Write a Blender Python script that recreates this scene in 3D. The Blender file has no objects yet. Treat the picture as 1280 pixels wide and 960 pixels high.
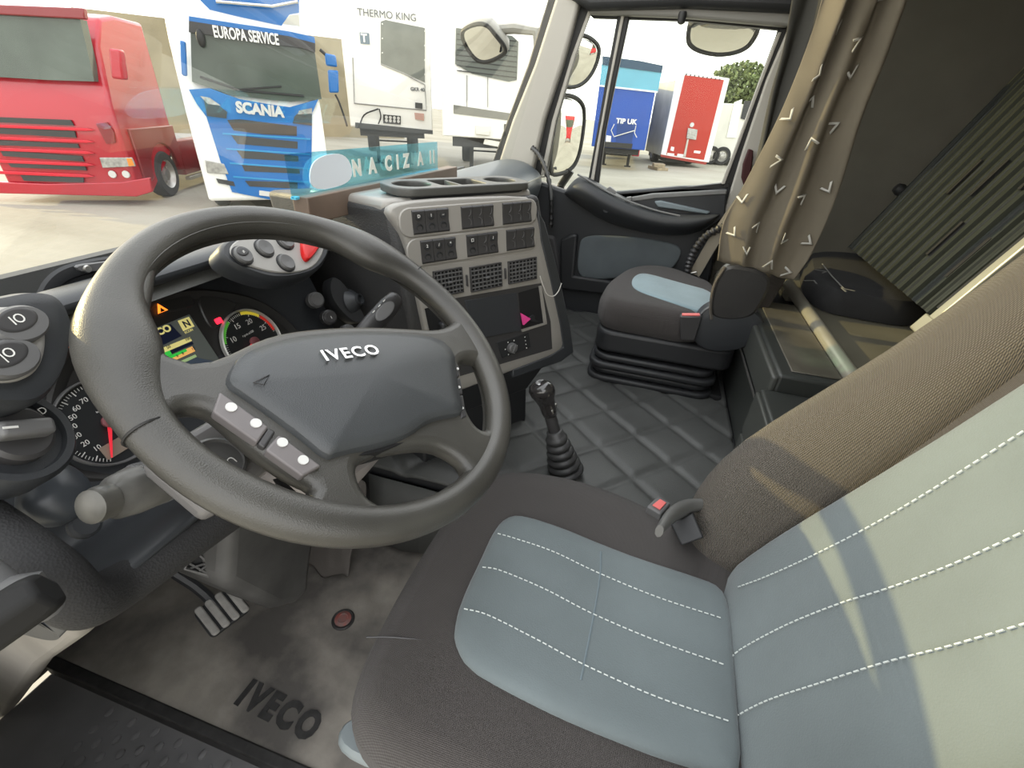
import bpy, bmesh, math, random
from mathutils import Vector, Matrix
random.seed(7)
C = bpy.context.scene.collection
SC = bpy.context.scene
V = Vector
# ------------------------------------------------------------------ camera
FPX = 580.0
CX = V((202, 335, -580)).normalized()
CY = V((-2353.6, 482.5, -541)); CY = (CY - CX * CX.dot(CY)).normalized()
CZ = CX.cross(CY)
CAMW = V((-1.033, -.323, 1.10))
# rows: world axes seen from the camera -> columns of the camera's rotation are its axes in the world
ROT = Matrix((tuple(CX), tuple(CY), tuple(CZ)))
cam_data = bpy.data.cameras.new('camera'); cam = bpy.data.objects.new('camera', cam_data); C.objects.link(cam)
cam.matrix_world = Matrix.Translation(CAMW) @ ROT.to_4x4()
cam_data.sensor_width = 36.0; cam_data.lens = FPX * 36.0 / 1280.0
cam_data.clip_start = .02; cam_data.clip_end = 600
SC.camera = cam
SC.view_settings.view_transform = 'Standard'; SC.view_settings.look = 'None'
SC.view_settings.gamma = 1; SC.view_settings.use_curve_mapping = False
SC.view_settings.exposure = 0.0
# ------------------------------------------------------------------ light
w = bpy.data.worlds.new('sky'); SC.world = w; w.use_nodes = True
nt = w.node_tree; nt.nodes.clear()
wo = nt.nodes.new('ShaderNodeOutputWorld'); bg = nt.nodes.new('ShaderNodeBackground')
tc = nt.nodes.new('ShaderNodeTexCoord'); sp = nt.nodes.new('ShaderNodeSeparateXYZ'); rp = nt.nodes.new('ShaderNodeValToRGB')
rp.color_ramp.elements[0].position = 0.0; rp.color_ramp.elements[0].color = (1, .97, .90, 1)
rp.color_ramp.elements[1].position = .8; rp.color_ramp.elements[1].color = (.95, .97, 1, 1)
nt.links.new(tc.outputs['Generated'], sp.inputs[0]); nt.links.new(sp.outputs[2], rp.inputs[0])
nt.links.new(rp.outputs[0], bg.inputs[0]); nt.links.new(bg.outputs[0], wo.inputs[0])
bg.inputs[1].default_value = 2.9
sd = bpy.data.lights.new('sun', 'SUN'); sd.energy = 4.2; sd.angle = .012; sd.color = (1, .80, .36)
sun = bpy.data.objects.new('sun', sd); C.objects.link(sun)
SUN_EL = math.radians(18.6); SUN_AZ = math.radians(1)      # azimuth from straight ahead, positive to the right
sdir = V((math.sin(SUN_AZ) * math.cos(SUN_EL), math.cos(SUN_AZ) * math.cos(SUN_EL), math.sin(SUN_EL)))
sun.rotation_euler = sdir.to_track_quat('Z', 'Y').to_euler(); sun.location = (0, 20, 12)

# ------------------------------------------------------------------ materials
MATS = {}
def mat(name, col, rough=.5, metal=0., var=0., vscale=8., bump=0., bscale=300., kind='noise', emis=0., col2=None, spec=.5, coat=0., sheen=0., trans=0.):
    if name in MATS: return MATS[name]
    m = bpy.data.materials.new(name); m.use_nodes = True; n = m.node_tree; N = n.nodes; L = n.links
    b = N['Principled BSDF']; b.inputs['Roughness'].default_value = rough; b.inputs['Metallic'].default_value = metal
    b.inputs['Specular IOR Level'].default_value = spec; b.inputs['Coat Weight'].default_value = coat
    b.inputs['Sheen Weight'].default_value = sheen; b.inputs['Transmission Weight'].default_value = trans
    c = (*col, 1)
    tcn = N.new('ShaderNodeTexCoord')
    if var > 0 or col2:
        ns = N.new('ShaderNodeTexNoise'); ns.inputs['Scale'].default_value = vscale; ns.inputs['Detail'].default_value = 6
        L.new(tcn.outputs['Object'], ns.inputs['Vector'])
        r = N.new('ShaderNodeValToRGB'); r.color_ramp.elements[0].position = .32; r.color_ramp.elements[1].position = .68
        c2 = (*col2, 1) if col2 else tuple(min(1, x * (1 + var)) for x in col) + (1,)
        c1 = c if col2 else tuple(x * (1 - var) for x in col) + (1,)
        r.color_ramp.elements[0].color = c1; r.color_ramp.elements[1].color = c2
        L.new(ns.outputs['Fac'], r.inputs[0]); L.new(r.outputs[0], b.inputs['Base Color'])
    else: b.inputs['Base Color'].default_value = c
    if bump > 0:
        bp = N.new('ShaderNodeBump'); bp.inputs['Strength'].default_value = bump; bp.inputs['Distance'].default_value = .002
        if kind == 'weave':
            wv = N.new('ShaderNodeTexWave'); wv.inputs['Scale'].default_value = bscale; wv.inputs['Distortion'].default_value = 1.
            wv2 = N.new('ShaderNodeTexWave'); wv2.inputs['Scale'].default_value = bscale; wv2.bands_direction = 'Y'; wv2.inputs['Distortion'].default_value = 1.
            mx = N.new('ShaderNodeMath'); mx.operation = 'ADD'
            L.new(tcn.outputs['Object'], wv.inputs['Vector']); L.new(tcn.outputs['Object'], wv2.inputs['Vector'])
            L.new(wv.outputs['Fac'], mx.inputs[0]); L.new(wv2.outputs['Fac'], mx.inputs[1]); L.new(mx.outputs[0], bp.inputs['Height'])
        elif kind == 'voronoi':
            vo = N.new('ShaderNodeTexVoronoi'); vo.inputs['Scale'].default_value = bscale
            L.new(tcn.outputs['Object'], vo.inputs['Vector']); L.new(vo.outputs['Distance'], bp.inputs['Height'])
        else:
            nb = N.new('ShaderNodeTexNoise'); nb.inputs['Scale'].default_value = bscale; nb.inputs['Detail'].default_value = 3
            L.new(tcn.outputs['Object'], nb.inputs['Vector']); L.new(nb.outputs['Fac'], bp.inputs['Height'])
        L.new(bp.outputs[0], b.inputs['Normal'])
    if emis > 0:
        b.inputs['Emission Color'].default_value = c; b.inputs['Emission Strength'].default_value = emis
    MATS[name] = m; return m
def glass(name, tint, refl=.06, dirt=0.):
    m = bpy.data.materials.new(name); m.use_nodes = True; N = m.node_tree.nodes; L = m.node_tree.links; N.clear()
    o = N.new('ShaderNodeOutputMaterial'); t = N.new('ShaderNodeBsdfTransparent'); t.inputs[0].default_value = (*tint, 1)
    g = N.new('ShaderNodeBsdfGlossy'); g.inputs['Roughness'].default_value = .02
    lw = N.new('ShaderNodeLayerWeight'); lw.inputs[0].default_value = .25
    mm = N.new('ShaderNodeMath'); mm.operation = 'MULTIPLY'; mm.inputs[1].default_value = refl * 6
    L.new(lw.outputs['Fresnel'], mm.inputs[0])
    mx = N.new('ShaderNodeMixShader'); L.new(mm.outputs[0], mx.inputs[0]); L.new(t.outputs[0], mx.inputs[1]); L.new(g.outputs[0], mx.inputs[2])
    last = mx
    if dirt > 0:
        d = N.new('ShaderNodeBsdfDiffuse'); d.inputs[0].default_value = (.8, .78, .7, 1)
        tcn = N.new('ShaderNodeTexCoord'); ns = N.new('ShaderNodeTexNoise'); ns.inputs['Scale'].default_value = 5; ns.inputs['Detail'].default_value = 8
        L.new(tcn.outputs['Object'], ns.inputs['Vector'])
        r = N.new('ShaderNodeMapRange'); r.inputs[1].default_value = .5; r.inputs[2].default_value = .8; r.inputs[3].default_value = .01; r.inputs[4].default_value = dirt
        L.new(ns.outputs['Fac'], r.inputs[0])
        m2 = N.new('ShaderNodeMixShader'); L.new(r.outputs[0], m2.inputs[0]); L.new(mx.outputs[0], m2.inputs[1]); L.new(d.outputs[0], m2.inputs[2]); last = m2
    L.new(last.outputs[0], o.inputs[0]); MATS[name] = m; return m
LEATHER = mat('worn grip leather', (.056, .054, .048), .32, var=.3, vscale=7, bump=.14, bscale=800, kind='voronoi')
LEATHER2 = mat('hub vinyl', (.052, .056, .059), .40, var=.08, vscale=5, bump=.16, bscale=800, kind='voronoi')
BTN = mat('mauve grey plastic', (.15, .137, .137), .45, var=.08, vscale=20)
DASH = mat('dark blue grey plastic', (.034, .037, .041), .42, bump=.12, bscale=900)
DASHT = mat('dash skin', (.11, .112, .105), .5, bump=.2, bscale=700, kind='voronoi')
DASHG = mat('grained dark plastic', (.045, .045, .046), .5, bump=.35, bscale=420, kind='voronoi')
DARK = mat('near black plastic', (.022, .023, .025), .5, bump=.08, bscale=500)
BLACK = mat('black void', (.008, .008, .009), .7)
DUSTY = mat('dusty dark plastic', (.07, .069, .067), .55, var=.3, vscale=12, bump=.1)
TRIM = mat('taupe silver trim', (.33, .315, .29), .38, metal=.15, bump=.03, bscale=900)
PODG = mat('silver grey switch plate', (.36, .35, .33), .42, metal=.1, bump=.08, bscale=1200)
SW = mat('charcoal switch', (.045, .044, .045), .38)
SWG = mat('grey button', (.12, .12, .12), .45, bump=.05, bscale=700)
MARK = mat('pale print', (.75, .75, .72), .5)
CHROME = mat('satin chrome', (.75, .75, .74), .22, metal=1.)
STEEL = mat('worn steel', (.5, .49, .46), .35, metal=.9, var=.15, vscale=30)
SEATF = mat('dark seat fabric', (.058, .051, .048), .9, var=.08, vscale=4, bump=.55, bscale=190, kind='weave', sheen=.12)
SEATB = mat('sunlit bolster and piping fabric', (.115, .098, .075), .9, bump=.9, bscale=190, kind='weave', sheen=.15)  # bolsters: the dark fabric again, with warm sunlight put into its base colour
SEATI = mat('blue grey plush', (.135, .162, .168), .95, var=.1, vscale=6, bump=.3, bscale=500, sheen=.25)
PINS = mat('light blue plush', (.22, .30, .325), .95, var=.12, vscale=9, bump=.3, bscale=500, sheen=.4)
THREAD = mat('pale thread', (.62, .66, .64), .8)
PAD = mat('grained knee pad', (.034, .034, .035), .68, bump=.3, bscale=420, kind='voronoi', spec=.25)
QUILT = mat('quilted grey vinyl', (.068, .07, .067), .46, var=.2, vscale=5, bump=.25, bscale=380)
RUBBER = mat('dusty rubber mat', (.105, .097, .088), .7, col2=(.36, .33, .285), vscale=5, bump=.6, bscale=60)
_r = [n for n in RUBBER.node_tree.nodes if n.type == 'VALTORGB'][0]; _r.color_ramp.elements[0].position = .42; _r.color_ramp.elements[1].position = .66
RUBD = mat('embossed rubber', (.035, .034, .033), .55, var=.3, vscale=50)
BOOT = mat('bellows rubber', (.05, .05, .05), .42)
CLOTH = mat('taupe curtain cloth', (.16, .138, .102), .92, var=.12, vscale=5, bump=.35, bscale=420, kind='weave')
CLOTHD = mat('black curtain cloth', (.022, .022, .023), .8, bump=.3, bscale=300, kind='weave')
WALL = mat('fabric wall lining', (.12, .112, .09), .95, var=.06, bump=.4, bscale=500)
PILLAR = mat('pale grey pillar trim', (.46, .44, .39), .5, bump=.15, bscale=900)
HEAD = mat('grey header plastic', (.27, .265, .245), .5, bump=.08)
SEAL = mat('black rubber seal', (.018, .018, .018), .5)
DOORP = mat('dark door plastic', (.032, .034, .037), .48, bump=.15, bscale=600)
DOORC = mat('blue grey door cloth', (.11, .128, .137), .9, var=.12, vscale=7, bump=.3, bscale=500)
SILL = mat('grey door sill', (.2, .2, .195), .45)
RED = mat('red button', (.65, .012, .012), .3)
REDBK = mat('red buckle button', (.75, .16, .15), .4)
PINK = mat('pink plastic', (.85, .07, .32), .5)
WHITE = mat('white paint', (.84, .84, .81), .35, var=.04, vscale=.6)
WHITE2 = mat('off white panel', (.7, .69, .63), .5, var=.06, vscale=1)
BLUE = mat('bright blue paint', (.0, .13, .42), .3, coat=.3)
BLUE2 = mat('royal blue paint', (.012, .07, .36), .4, var=.08, vscale=1)
LBLUE = mat('light blue paint', (.13, .38, .5), .4, var=.08, vscale=1)
NAVY = mat('navy paint', (.02, .055, .1), .4)
REDP = mat('red truck paint', (.4, .008, .022), .25, coat=.5)
REDD = mat('dark red paint', (.2, .01, .016), .3, coat=.4)
REDT = mat('scarlet curtain panel', (.42, .022, .008), .45)
GRILL = mat('grille black', (.035, .036, .036), .5)
TYRE = mat('tyre rubber', (.03, .03, .03), .8)
MIRROR = mat('mirror glass', (.78, .78, .74), .02, metal=1.)
WSG = mat('dark windscreen', (.075, .095, .08), .12, var=.2, vscale=1)
LAMP = mat('headlamp glass', (.42, .42, .4), .15, metal=.4, var=.3, vscale=12)
AMBER = mat('amber lens', (.7, .25, .03), .3)
UNDER = mat('chassis black', (.03, .029, .027), .7)
RIMM = mat('wheel rim metal', (.45, .44, .42), .35, metal=.8)
LEAF = mat('tree leaves', (.17, .21, .09), .8, var=.4, vscale=2)
BARK = mat('tree bark', (.1, .07, .05), .9)
WOODB = mat('brown board', (.16, .115, .085), .5, var=.2, vscale=10)
WGLASS = glass('windscreen glass', (.97, .985, .97), .035, .05)
DGLASS = glass('door glass', (.95, .97, .95), .04, .03)
ACRYL = glass('blue acrylic', (.55, .84, .95), .05, .45)

# ------------------------------------------------------------------ frames and mesh builder
class Fr:
    """a plane in the world: origin, two directions in it and its normal"""
    def __init__(s, o, u, v, n=None):
        s.o = V(o); s.u = V(u).normalized(); s.v = V(v).normalized(); s.n = V(n).normalized() if n is not None else s.u.cross(s.v).normalized()
    def w(s, a, b, c=0.): return s.o + s.u * a + s.v * b + s.n * c
    def px(s, x, y, c=0.):
        d = ROT @ V((x - 640, 480 - y, -FPX)); o = s.o + s.n * c
        t = (o - CAMW).dot(s.n) / d.dot(s.n); p = CAMW + d * t - s.o
        return (p.dot(s.u), p.dot(s.v))
    def pl(s, pts, c=0.): return [s.px(x, y, c) for x, y in pts]
    def sh(s, a=0, b=0, c=0): return Fr(s.w(a, b, c), s.u, s.v, s.n)
    def rot(s, ang):
        ca, sa = math.cos(ang), math.sin(ang); return Fr(s.o, s.u * ca + s.v * sa, s.v * ca - s.u * sa, s.n)
W0 = Fr((0, 0, 0), (1, 0, 0), (0, 1, 0), (0, 0, 1))
def FZ(z): return Fr((0, 0, z), (1, 0, 0), (0, 1, 0), (0, 0, 1))
def FX(x): return Fr((x, 0, 0), (0, 1, 0), (0, 0, 1), (-1, 0, 0))     # faces the driver's side
def FY(y): return Fr((0, y, 0), (1, 0, 0), (0, 0, 1), (0, -1, 0))     # faces the rear

def smooth2(pts, it=2, closed=True):
    for _ in range(it):
        q = []; n = len(pts)
        for i in range(n if closed else n - 1):
            a, b = pts[i], pts[(i + 1) % n]
            q += [tuple(.75 * x + .25 * y for x, y in zip(a, b)), tuple(.25 * x + .75 * y for x, y in zip(a, b))]
        if not closed: q = [pts[0]] + q + [pts[-1]]
        pts = q
    return pts
def resample(pts, n, closed=True):
    P = [V((*p, 0)[:3]) for p in pts]
    if closed: P.append(P[0])
    L = [0]
    for i in range(len(P) - 1): L.append(L[-1] + (P[i + 1] - P[i]).length)
    out = []; j = 0; m = n if closed else n - 1
    for i in range(n):
        t = L[-1] * i / m
        while j < len(L) - 2 and L[j + 1] < t: j += 1
        f = (t - L[j]) / max(1e-9, L[j + 1] - L[j]); out.append(P[j].lerp(P[j + 1], min(1, max(0, f))))
    return out
def area2(p): return sum(p[i][0] * p[(i + 1) % len(p)][1] - p[(i + 1) % len(p)][0] * p[i][1] for i in range(len(p))) / 2
def rrect(a0, b0, a1, b1, r, n=4):
    out = []
    for cx, cy, s in ((a1 - r, b0 + r, -90), (a1 - r, b1 - r, 0), (a0 + r, b1 - r, 90), (a0 + r, b0 + r, 180)):
        for k in range(n + 1):
            t = math.radians(s + 90 * k / n); out.append((cx + r * math.cos(t), cy + r * math.sin(t)))
    return out
def ellipse(cx, cy, rx, ry, n=28, ang=0):
    ca, sa = math.cos(ang), math.sin(ang); out = []
    for k in range(n):
        t = 2 * math.pi * k / n; x, y = rx * math.cos(t), ry * math.sin(t); out.append((cx + x * ca - y * sa, cy + x * sa + y * ca))
    return out
def crom(pts, n):
    """smooth curve through 3D points"""
    P = [V(p) for p in pts]; P = [P[0] * 2 - P[1]] + P + [P[-1] * 2 - P[-2]]; out = []
    m = len(P) - 3
    for i in range(n):
        t = i / (n - 1) * m; k = min(int(t), m - 1); t -= k; a, b, c, d = P[k:k + 4]
        out.append(.5 * ((2 * b) + (c - a) * t + (2 * a - 5 * b + 4 * c - d) * t * t + (3 * b - a - 3 * c + d) * t ** 3))
    return out

class M:
    def __init__(s): s.v = []; s.f = []; s.m = []; s.k = 0
    def mi(s, k): s.k = k; return s
    def _f(s, f): s.f.append(f); s.m.append(s.k)
    def box(s, a0, a1, b0, b1, c0=0, c1=.01, fr=W0):
        i = len(s.v)
        s.v += [fr.w(a, b, c) for c in (c0, c1) for b in (b0, b1) for a in (a0, a1)]
        for f in ((0, 2, 3, 1), (4, 5, 7, 6), (0, 1, 5, 4), (2, 6, 7, 3), (0, 4, 6, 2), (1, 3, 7, 5)): s._f([i + k for k in f])
        return s
    def hexa(s, P):
        i = len(s.v); s.v += [V(p) for p in P]
        for f in ((0, 3, 2, 1), (4, 5, 6, 7), (0, 1, 5, 4), (1, 2, 6, 5), (2, 3, 7, 6), (3, 0, 4, 7)): s._f([i + k for k in f])
        return s
    def prism(s, pts, fr=W0, c0=0, c1=.01, cap0=True):
        i = len(s.v); n = len(pts)
        s.v += [fr.w(p[0], p[1], c0) for p in pts] + [fr.w(p[0], p[1], c1) for p in pts]
        if cap0: s._f(list(range(i, i + n))[::-1])
        s._f(list(range(i + n, i + 2 * n)))
        for k in range(n): s._f([i + k, i + (k + 1) % n, i + n + (k + 1) % n, i + n + k])
        return s
    def poly(s, pts): i = len(s.v); s.v += [V(p) for p in pts]; s._f(list(range(i, i + len(pts)))); return s
    def rings(s, R, closed=True, cap0=False, cap1=False):
        i = len(s.v); n = len(R[0])
        for r in R: s.v += [V(p) for p in r]
        for j in range(len(R) - 1):
            for k in range(n if closed else n - 1):
                a = i + j * n + k; b = i + j * n + (k + 1) % n; s._f([a, b, b + n, a + n])
        if cap0: s._f(list(range(i, i + n))[::-1])
        if cap1: s._f(list(range(i + (len(R) - 1) * n, i + len(R) * n)))
        return s
    def tube(s, path, r, seg=10, closed=False, caps=True, flat=1., up=None):
        P = [V(p) for p in path]; n = len(P); R = []; ref = V(up) if up is not None else None
        for i in range(n):
            t = (P[(i + 1) % n] - P[i - 1]) if closed else (P[min(i + 1, n - 1)] - P[max(i - 1, 0)])
            t.normalize()
            if ref is None: ref = V((0, 0, 1)) if abs(t.z) < .9 else V((1, 0, 0))
            x = (ref - t * ref.dot(t)).normalized(); y = t.cross(x)
            if up is None: ref = x
            rr = r[i] if isinstance(r, (list, tuple)) else r
            R.append([P[i] + x * (rr * math.cos(2 * math.pi * k / seg)) + y * (rr * flat * math.sin(2 * math.pi * k / seg)) for k in range(seg)])
        if closed: R.append(R[0])
        return s.rings(R, True, caps and not closed, caps and not closed)
    def lathe(s, prof, o, ax, seg=24, caps=True, sx=1.):
        ax = V(ax).normalized(); x = ax.orthogonal().normalized(); y = ax.cross(x); o = V(o)
        R = [[o + ax * h + x * (r * math.cos(2 * math.pi * k / seg) * sx) + y * (r * math.sin(2 * math.pi * k / seg)) for k in range(seg)] for r, h in prof]
        return s.rings(R, True, caps, caps)
    def puff(s, pts, fr, rings, n=64, sm=2, dome=0.):
        """outline puffed up from the plane: rings = [(inset, height)], then closed towards the middle"""
        p = smooth2(list(pts), sm) if sm else list(pts)
        P = resample(p, n); 
        if area2([(q.x, q.y) for q in P]) < 0: P = P[::-1]
        cen = sum(P, V((0, 0, 0))) / n; R = []; q = P
        for ins, h in rings:
            nn = []
            for k in range(n):
                t = (P[(k + 1) % n] - P[k - 1]).normalized(); nrm = V((-t.y, t.x, 0)); nn.append(P[k] + nrm * ins)
            q = nn; R.append([fr.w(a.x, a.y, h) for a in nn])
        h0 = rings[-1][1]
        for sc in (.86, .68, .48, .26, .06):
            R.append([fr.w(*(cen.lerp(a, sc)).xy, h0 + dome * (1 - sc * sc)) for a in q])
        s.rings(R, True, True, True); return s
    def sph(s, c, rx, ry=None, rz=None, seg=14, rg=9):
        ry = ry or rx; rz = rz or rx; c = V(c)
        R = [[c + V((rx * math.sin(a) * math.cos(b), ry * math.sin(a) * math.sin(b), -rz * math.cos(a))) for b in [2 * math.pi * k / seg for k in range(seg)]] for a in [math.pi * (j + .02) / (rg + .04) for j in range(rg + 1)]]
        return s.rings(R, True, True, True)
    def addmesh(s, me, fr, a=0, b=0, c=0):
        i = len(s.v); s.v += [fr.w(a + v.co.x, b + v.co.y, c + v.co.z) for v in me.vertices]
        for p in me.polygons: s._f([i + k for k in p.vertices])
        return s
    def text(s, t, fr, size, a=0, b=0, depth=.001, align='CENTER', bold=0., sx=1., shear=0., sp=1.):
        cu = bpy.data.curves.new('t', 'FONT'); cu.body = t; cu.size = size; cu.extrude = depth / 2; cu.align_x = align; cu.align_y = 'CENTER'
        cu.offset = bold; cu.shear = shear; cu.space_character = sp; cu.resolution_u = 3
        o = bpy.data.objects.new('t', cu); me = bpy.data.meshes.new_from_object(o)
        for v in me.vertices: v.co.x *= sx
        s.addmesh(me, fr, a, b, depth / 2); bpy.data.objects.remove(o); bpy.data.meshes.remove(me); bpy.data.curves.remove(cu); return s
    def holed(s, outer, holes, fr, depth, bev, res=3):
        """flat shape with openings and rolled edges"""
        cu = bpy.data.curves.new('h', 'CURVE'); cu.dimensions = '2D'; cu.fill_mode = 'BOTH'
        for pts in [outer] + holes:
            spn = cu.splines.new('POLY'); spn.points.add(len(pts) - 1); spn.use_cyclic_u = True
            for q, p in zip(spn.points, pts): q.co = (p[0], p[1], 0, 1)
        cu.extrude = max(0, depth / 2 - bev); cu.bevel_depth = bev; cu.bevel_resolution = res; cu.offset = -bev
        o = bpy.data.objects.new('h', cu); me = bpy.data.meshes.new_from_object(o)
        s.addmesh(me, fr); bpy.data.objects.remove(o); bpy.data.meshes.remove(me); bpy.data.curves.remove(cu); return s
    def make(s, name, mats, parent=None, bevel=0., sub=0, smooth=True, ang=35, bseg=2, weld=False, solid=0.):
        if not isinstance(mats, (list, tuple)): mats = [mats]
        pw = WL.get(parent.name, Matrix()) if parent else Matrix()
        n = max(1, len(s.v)); lo = V([min(v[i] for v in s.v) for i in range(3)]); hi = V([max(v[i] for v in s.v) for i in range(3)])
        cen = V(((lo.x + hi.x) / 2, (lo.y + hi.y) / 2, lo.z)); 
        me = bpy.data.meshes.new(name); me.from_pydata([v - cen for v in s.v], [], s.f)
        for m in mats: me.materials.append(m)
        for p, k in zip(me.polygons, s.m): p.material_index = k
        bm = bmesh.new(); bm.from_mesh(me)
        if weld: bmesh.ops.remove_doubles(bm, verts=bm.verts, dist=1e-5)
        bmesh.ops.recalc_face_normals(bm, faces=bm.faces); bm.to_mesh(me); bm.free()
        if smooth:
            me.polygons.foreach_set('use_smooth', [True] * len(me.polygons)); me.set_sharp_from_angle(angle=math.radians(ang))
        o = bpy.data.objects.new(name, me); C.objects.link(o)
        if solid:
            md = o.modifiers.new('solid', 'SOLIDIFY'); md.thickness = solid; md.offset = -1
        if bevel:
            md = o.modifiers.new('bevel', 'BEVEL'); md.width = bevel; md.segments = bseg; md.limit_method = 'ANGLE'; md.angle_limit = math.radians(40)
        if sub:
            md = o.modifiers.new('sub', 'SUBSURF'); md.levels = sub; md.render_levels = sub
        mw = Matrix.Translation(cen)
        if parent:
            o.parent = parent; o.matrix_parent_inverse = Matrix(); o.location = (pw.inverted() @ mw).translation
            o.rotation_euler = pw.inverted().to_euler()
        else: o.location = cen
        WL[o.name] = mw if not parent else pw @ Matrix.LocRotScale(o.location, o.rotation_euler, None)
        return o
WL = {}
def tag(o, label=None, cat=None, group=None, kind=None):
    if label: o['label'] = label
    if cat: o['category'] = cat
    if group: o['group'] = group
    if kind: o['kind'] = kind
    return o
def thing(name, label, cat, loc=(0, 0, 0), rz=0, group=None, kind=None):
    o = bpy.data.objects.new(name, None); C.objects.link(o); o.location = loc; o.rotation_euler = (0, 0, rz); o.empty_display_size = .05
    WL[o.name] = Matrix.Translation(V(loc)) @ Matrix.Rotation(rz, 4, 'Z'); tag(o, label, cat, group, kind); return o
def lerp(a, b, t): return a + (b - a) * t
# ================================================================== STRUCTURE OF THE CAB
def struct(name, label=None, **k):
    return k
# cab floor (driver's side), tunnel and rear
m = M(); m.box(-.765, -.20, -.9, .75, -.03, 0)
tag(m.make('floor', RUBBER, bevel=.004), 'dusty grey rubber covered floor at the driver feet', kind='structure')
m = M()   # engine tunnel with rolled edges
prof = [(-.24, 0), (-.24, .22), (-.225, .285), (-.19, .296), (1.02, .296), (1.06, .28), (1.06, 0)]
m.rings([[V((x, y, z)) for x, z in prof] for y in (-1.9, -.66, .2, .3)], closed=False)
m.poly([(x, .3, z) for x, z in prof])
tag(m.make('floor', DARK), 'raised dark engine tunnel floor of the cab', kind='structure')
# side wall, rear wall and roof lining behind the seats
m = M(); m.box(1.07, 1.10, -1.9, -.60, .1, 1.9)
m.box(1.02, 1.07, -1.9, -.62, .1, .56)
tag(m.make('wall_right', WALL, bevel=.01), 'grey brown cloth lined side wall of the sleeper area', kind='structure')
m = M(); m.box(-1.05, 1.1, -1.93, -1.9, .1, 1.9)
tag(m.make('wall_rear', WALL), 'cloth lined rear wall of the cab', kind='structure')
m = M(); m.box(-1.12, -.90, .31, .47, .6, 2.0); tag(m.make('trim_4', PILLAR, bevel=.02), 'unseen windscreen pillar added on the driver side to block the sun', kind='structure')  # out of view; added and widened to keep sun off the dash end
m = M(); m.box(-1.05, -1.02, -1.9, -.85, .1, 1.78); tag(m.make('wall_left', WALL), 'unseen cloth lined side wall added behind the driver seat to darken the bunk', kind='structure')  # out of view; added to close off skylight so the bunk goes darker
m = M(); m.box(-1.05, 1.1, -1.9, -.42, 1.66, 1.70)
tag(m.make('ceiling', WALL), 'unseen roof lining carried forward to shade the sleeper area', kind='structure')  # out of view; extended forward to shade the bunk from the open sky

# A pillar, header, B pillar (all in the plane of the passenger door)
DX = 1.03
fd = FX(DX)
def pz(x, y, X): return tuple(FX(X).px(x, y))
def bar3(m, A, B, X, thick):
    """slab between two pixel polylines on the plane x = X"""
    fr = FX(X); pts = fr.pl(A) + fr.pl(B)[::-1]; m.prism(pts, fr, -thick, 0)
PIL = pil = thing('trim_1', 'pale grey windscreen pillar with black rubber seals', None, (1.0, .2, .85), kind='structure')
m = M(); bar3(m, [(697, -12), (668, 80), (640, 150), (620, 212)], [(728, -12), (703, 80), (680, 150), (664, 222)], .99, .06)
m.make('pillar_trim', PILLAR, pil, bevel=.012, bseg=3)
m = M(); bar3(m, [(688, -12), (660, 80), (634, 150), (612, 212)], [(700, -12), (671, 80), (645, 150), (624, 212)], 1.01, .05)
m.make('windscreen_seal', SEAL, pil, bevel=.006)
m = M(); bar3(m, [(727, -12), (702, 80), (679, 150), (660, 222)], [(747, -12), (722, 60), (696, 150), (682, 222)], 1.03, .03)
m.make('door_seal', SEAL, pil, bevel=.006)
m = M(); bar3(m, [(737, 8), (714, 70), (690, 150), (675, 222)], [(742, 8), (719, 70), (695, 150), (681, 222)], 1.015, .01)
m.make('bright_strip', PILLAR, pil, bevel=.003)
# roof header above the door
hd = thing('trim_2', 'grey roof header above the passenger door window', None, (1.0, -.3, 1.4), kind='structure')
m = M(); bar3(m, [(700, -10), (860, -14), (1010, -14)], [(735, 12), (860, 9), (1008, 16)], .97, .1)
m.make('roof_lining_edge', DARK, hd, bevel=.02, bseg=3)
m = M(); bar3(m, [(733, 9), (860, 6), (1006, 12)], [(737, 17), (860, 22), (986, 33)], 1.0, .05)
m.make('header_panel', HEAD, hd, bevel=.008, bseg=3)
m = M(); m.lathe([(.012, 0), (.014, .01), (.012, .03), (.005, .034)], FX(1.0).w(*FX(1.0).px(853, 20)) + V((-.01, 0, .01)), (0, 0, -1), 16)
m.make('rubber_stop', SEAL, hd)
# B pillar
bp = thing('trim_3', 'pale grey pillar strip behind the passenger door window', None, (1.0, -.62, .6), kind='structure')
m = M(); bar3(m, [(988, 30), (958, 100), (928, 190), (903, 272), (893, 300)], [(1010, 30), (985, 100), (950, 190), (918, 280), (905, 310)], 1.02, .04)
m.make('pillar_strip', PILLAR, bp, bevel=.006)
m = M(); bar3(m, [(1000, 30), (966, 100), (935, 190), (912, 262), (893, 305)], [(1030, 30), (1010, 100), (985, 190), (960, 300), (930, 350)], 1.04, .04)
m.make('pillar_body', SEAL, bp, bevel=.006)
m = M(); bar3(m, [(936, 186), (929, 205), (927, 222), (930, 232)], [(942, 188), (940, 208), (938, 222), (934, 234)], .995, .02)
m.make('belt_guide', mat('maroon strap', (.05, .01, .01), .7), bp, bevel=.004)

# ================================================================== PASSENGER DOOR
door = thing('door_1', 'dark grey passenger door with blue grey cloth insert', None, (1.03, -.25, .2), kind='structure')
m = M()
fr = FX(1.03)
m.prism([(.42, .15), (.42, .84), (.25, .845), (.02, .80), (-.18, .825), (-.40, .865), (-.585, .885), (-.60, .60), (-.62, .15)], fr, -.05, 0)
m.make('door_panel', DOORP, door, bevel=.01)
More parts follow.
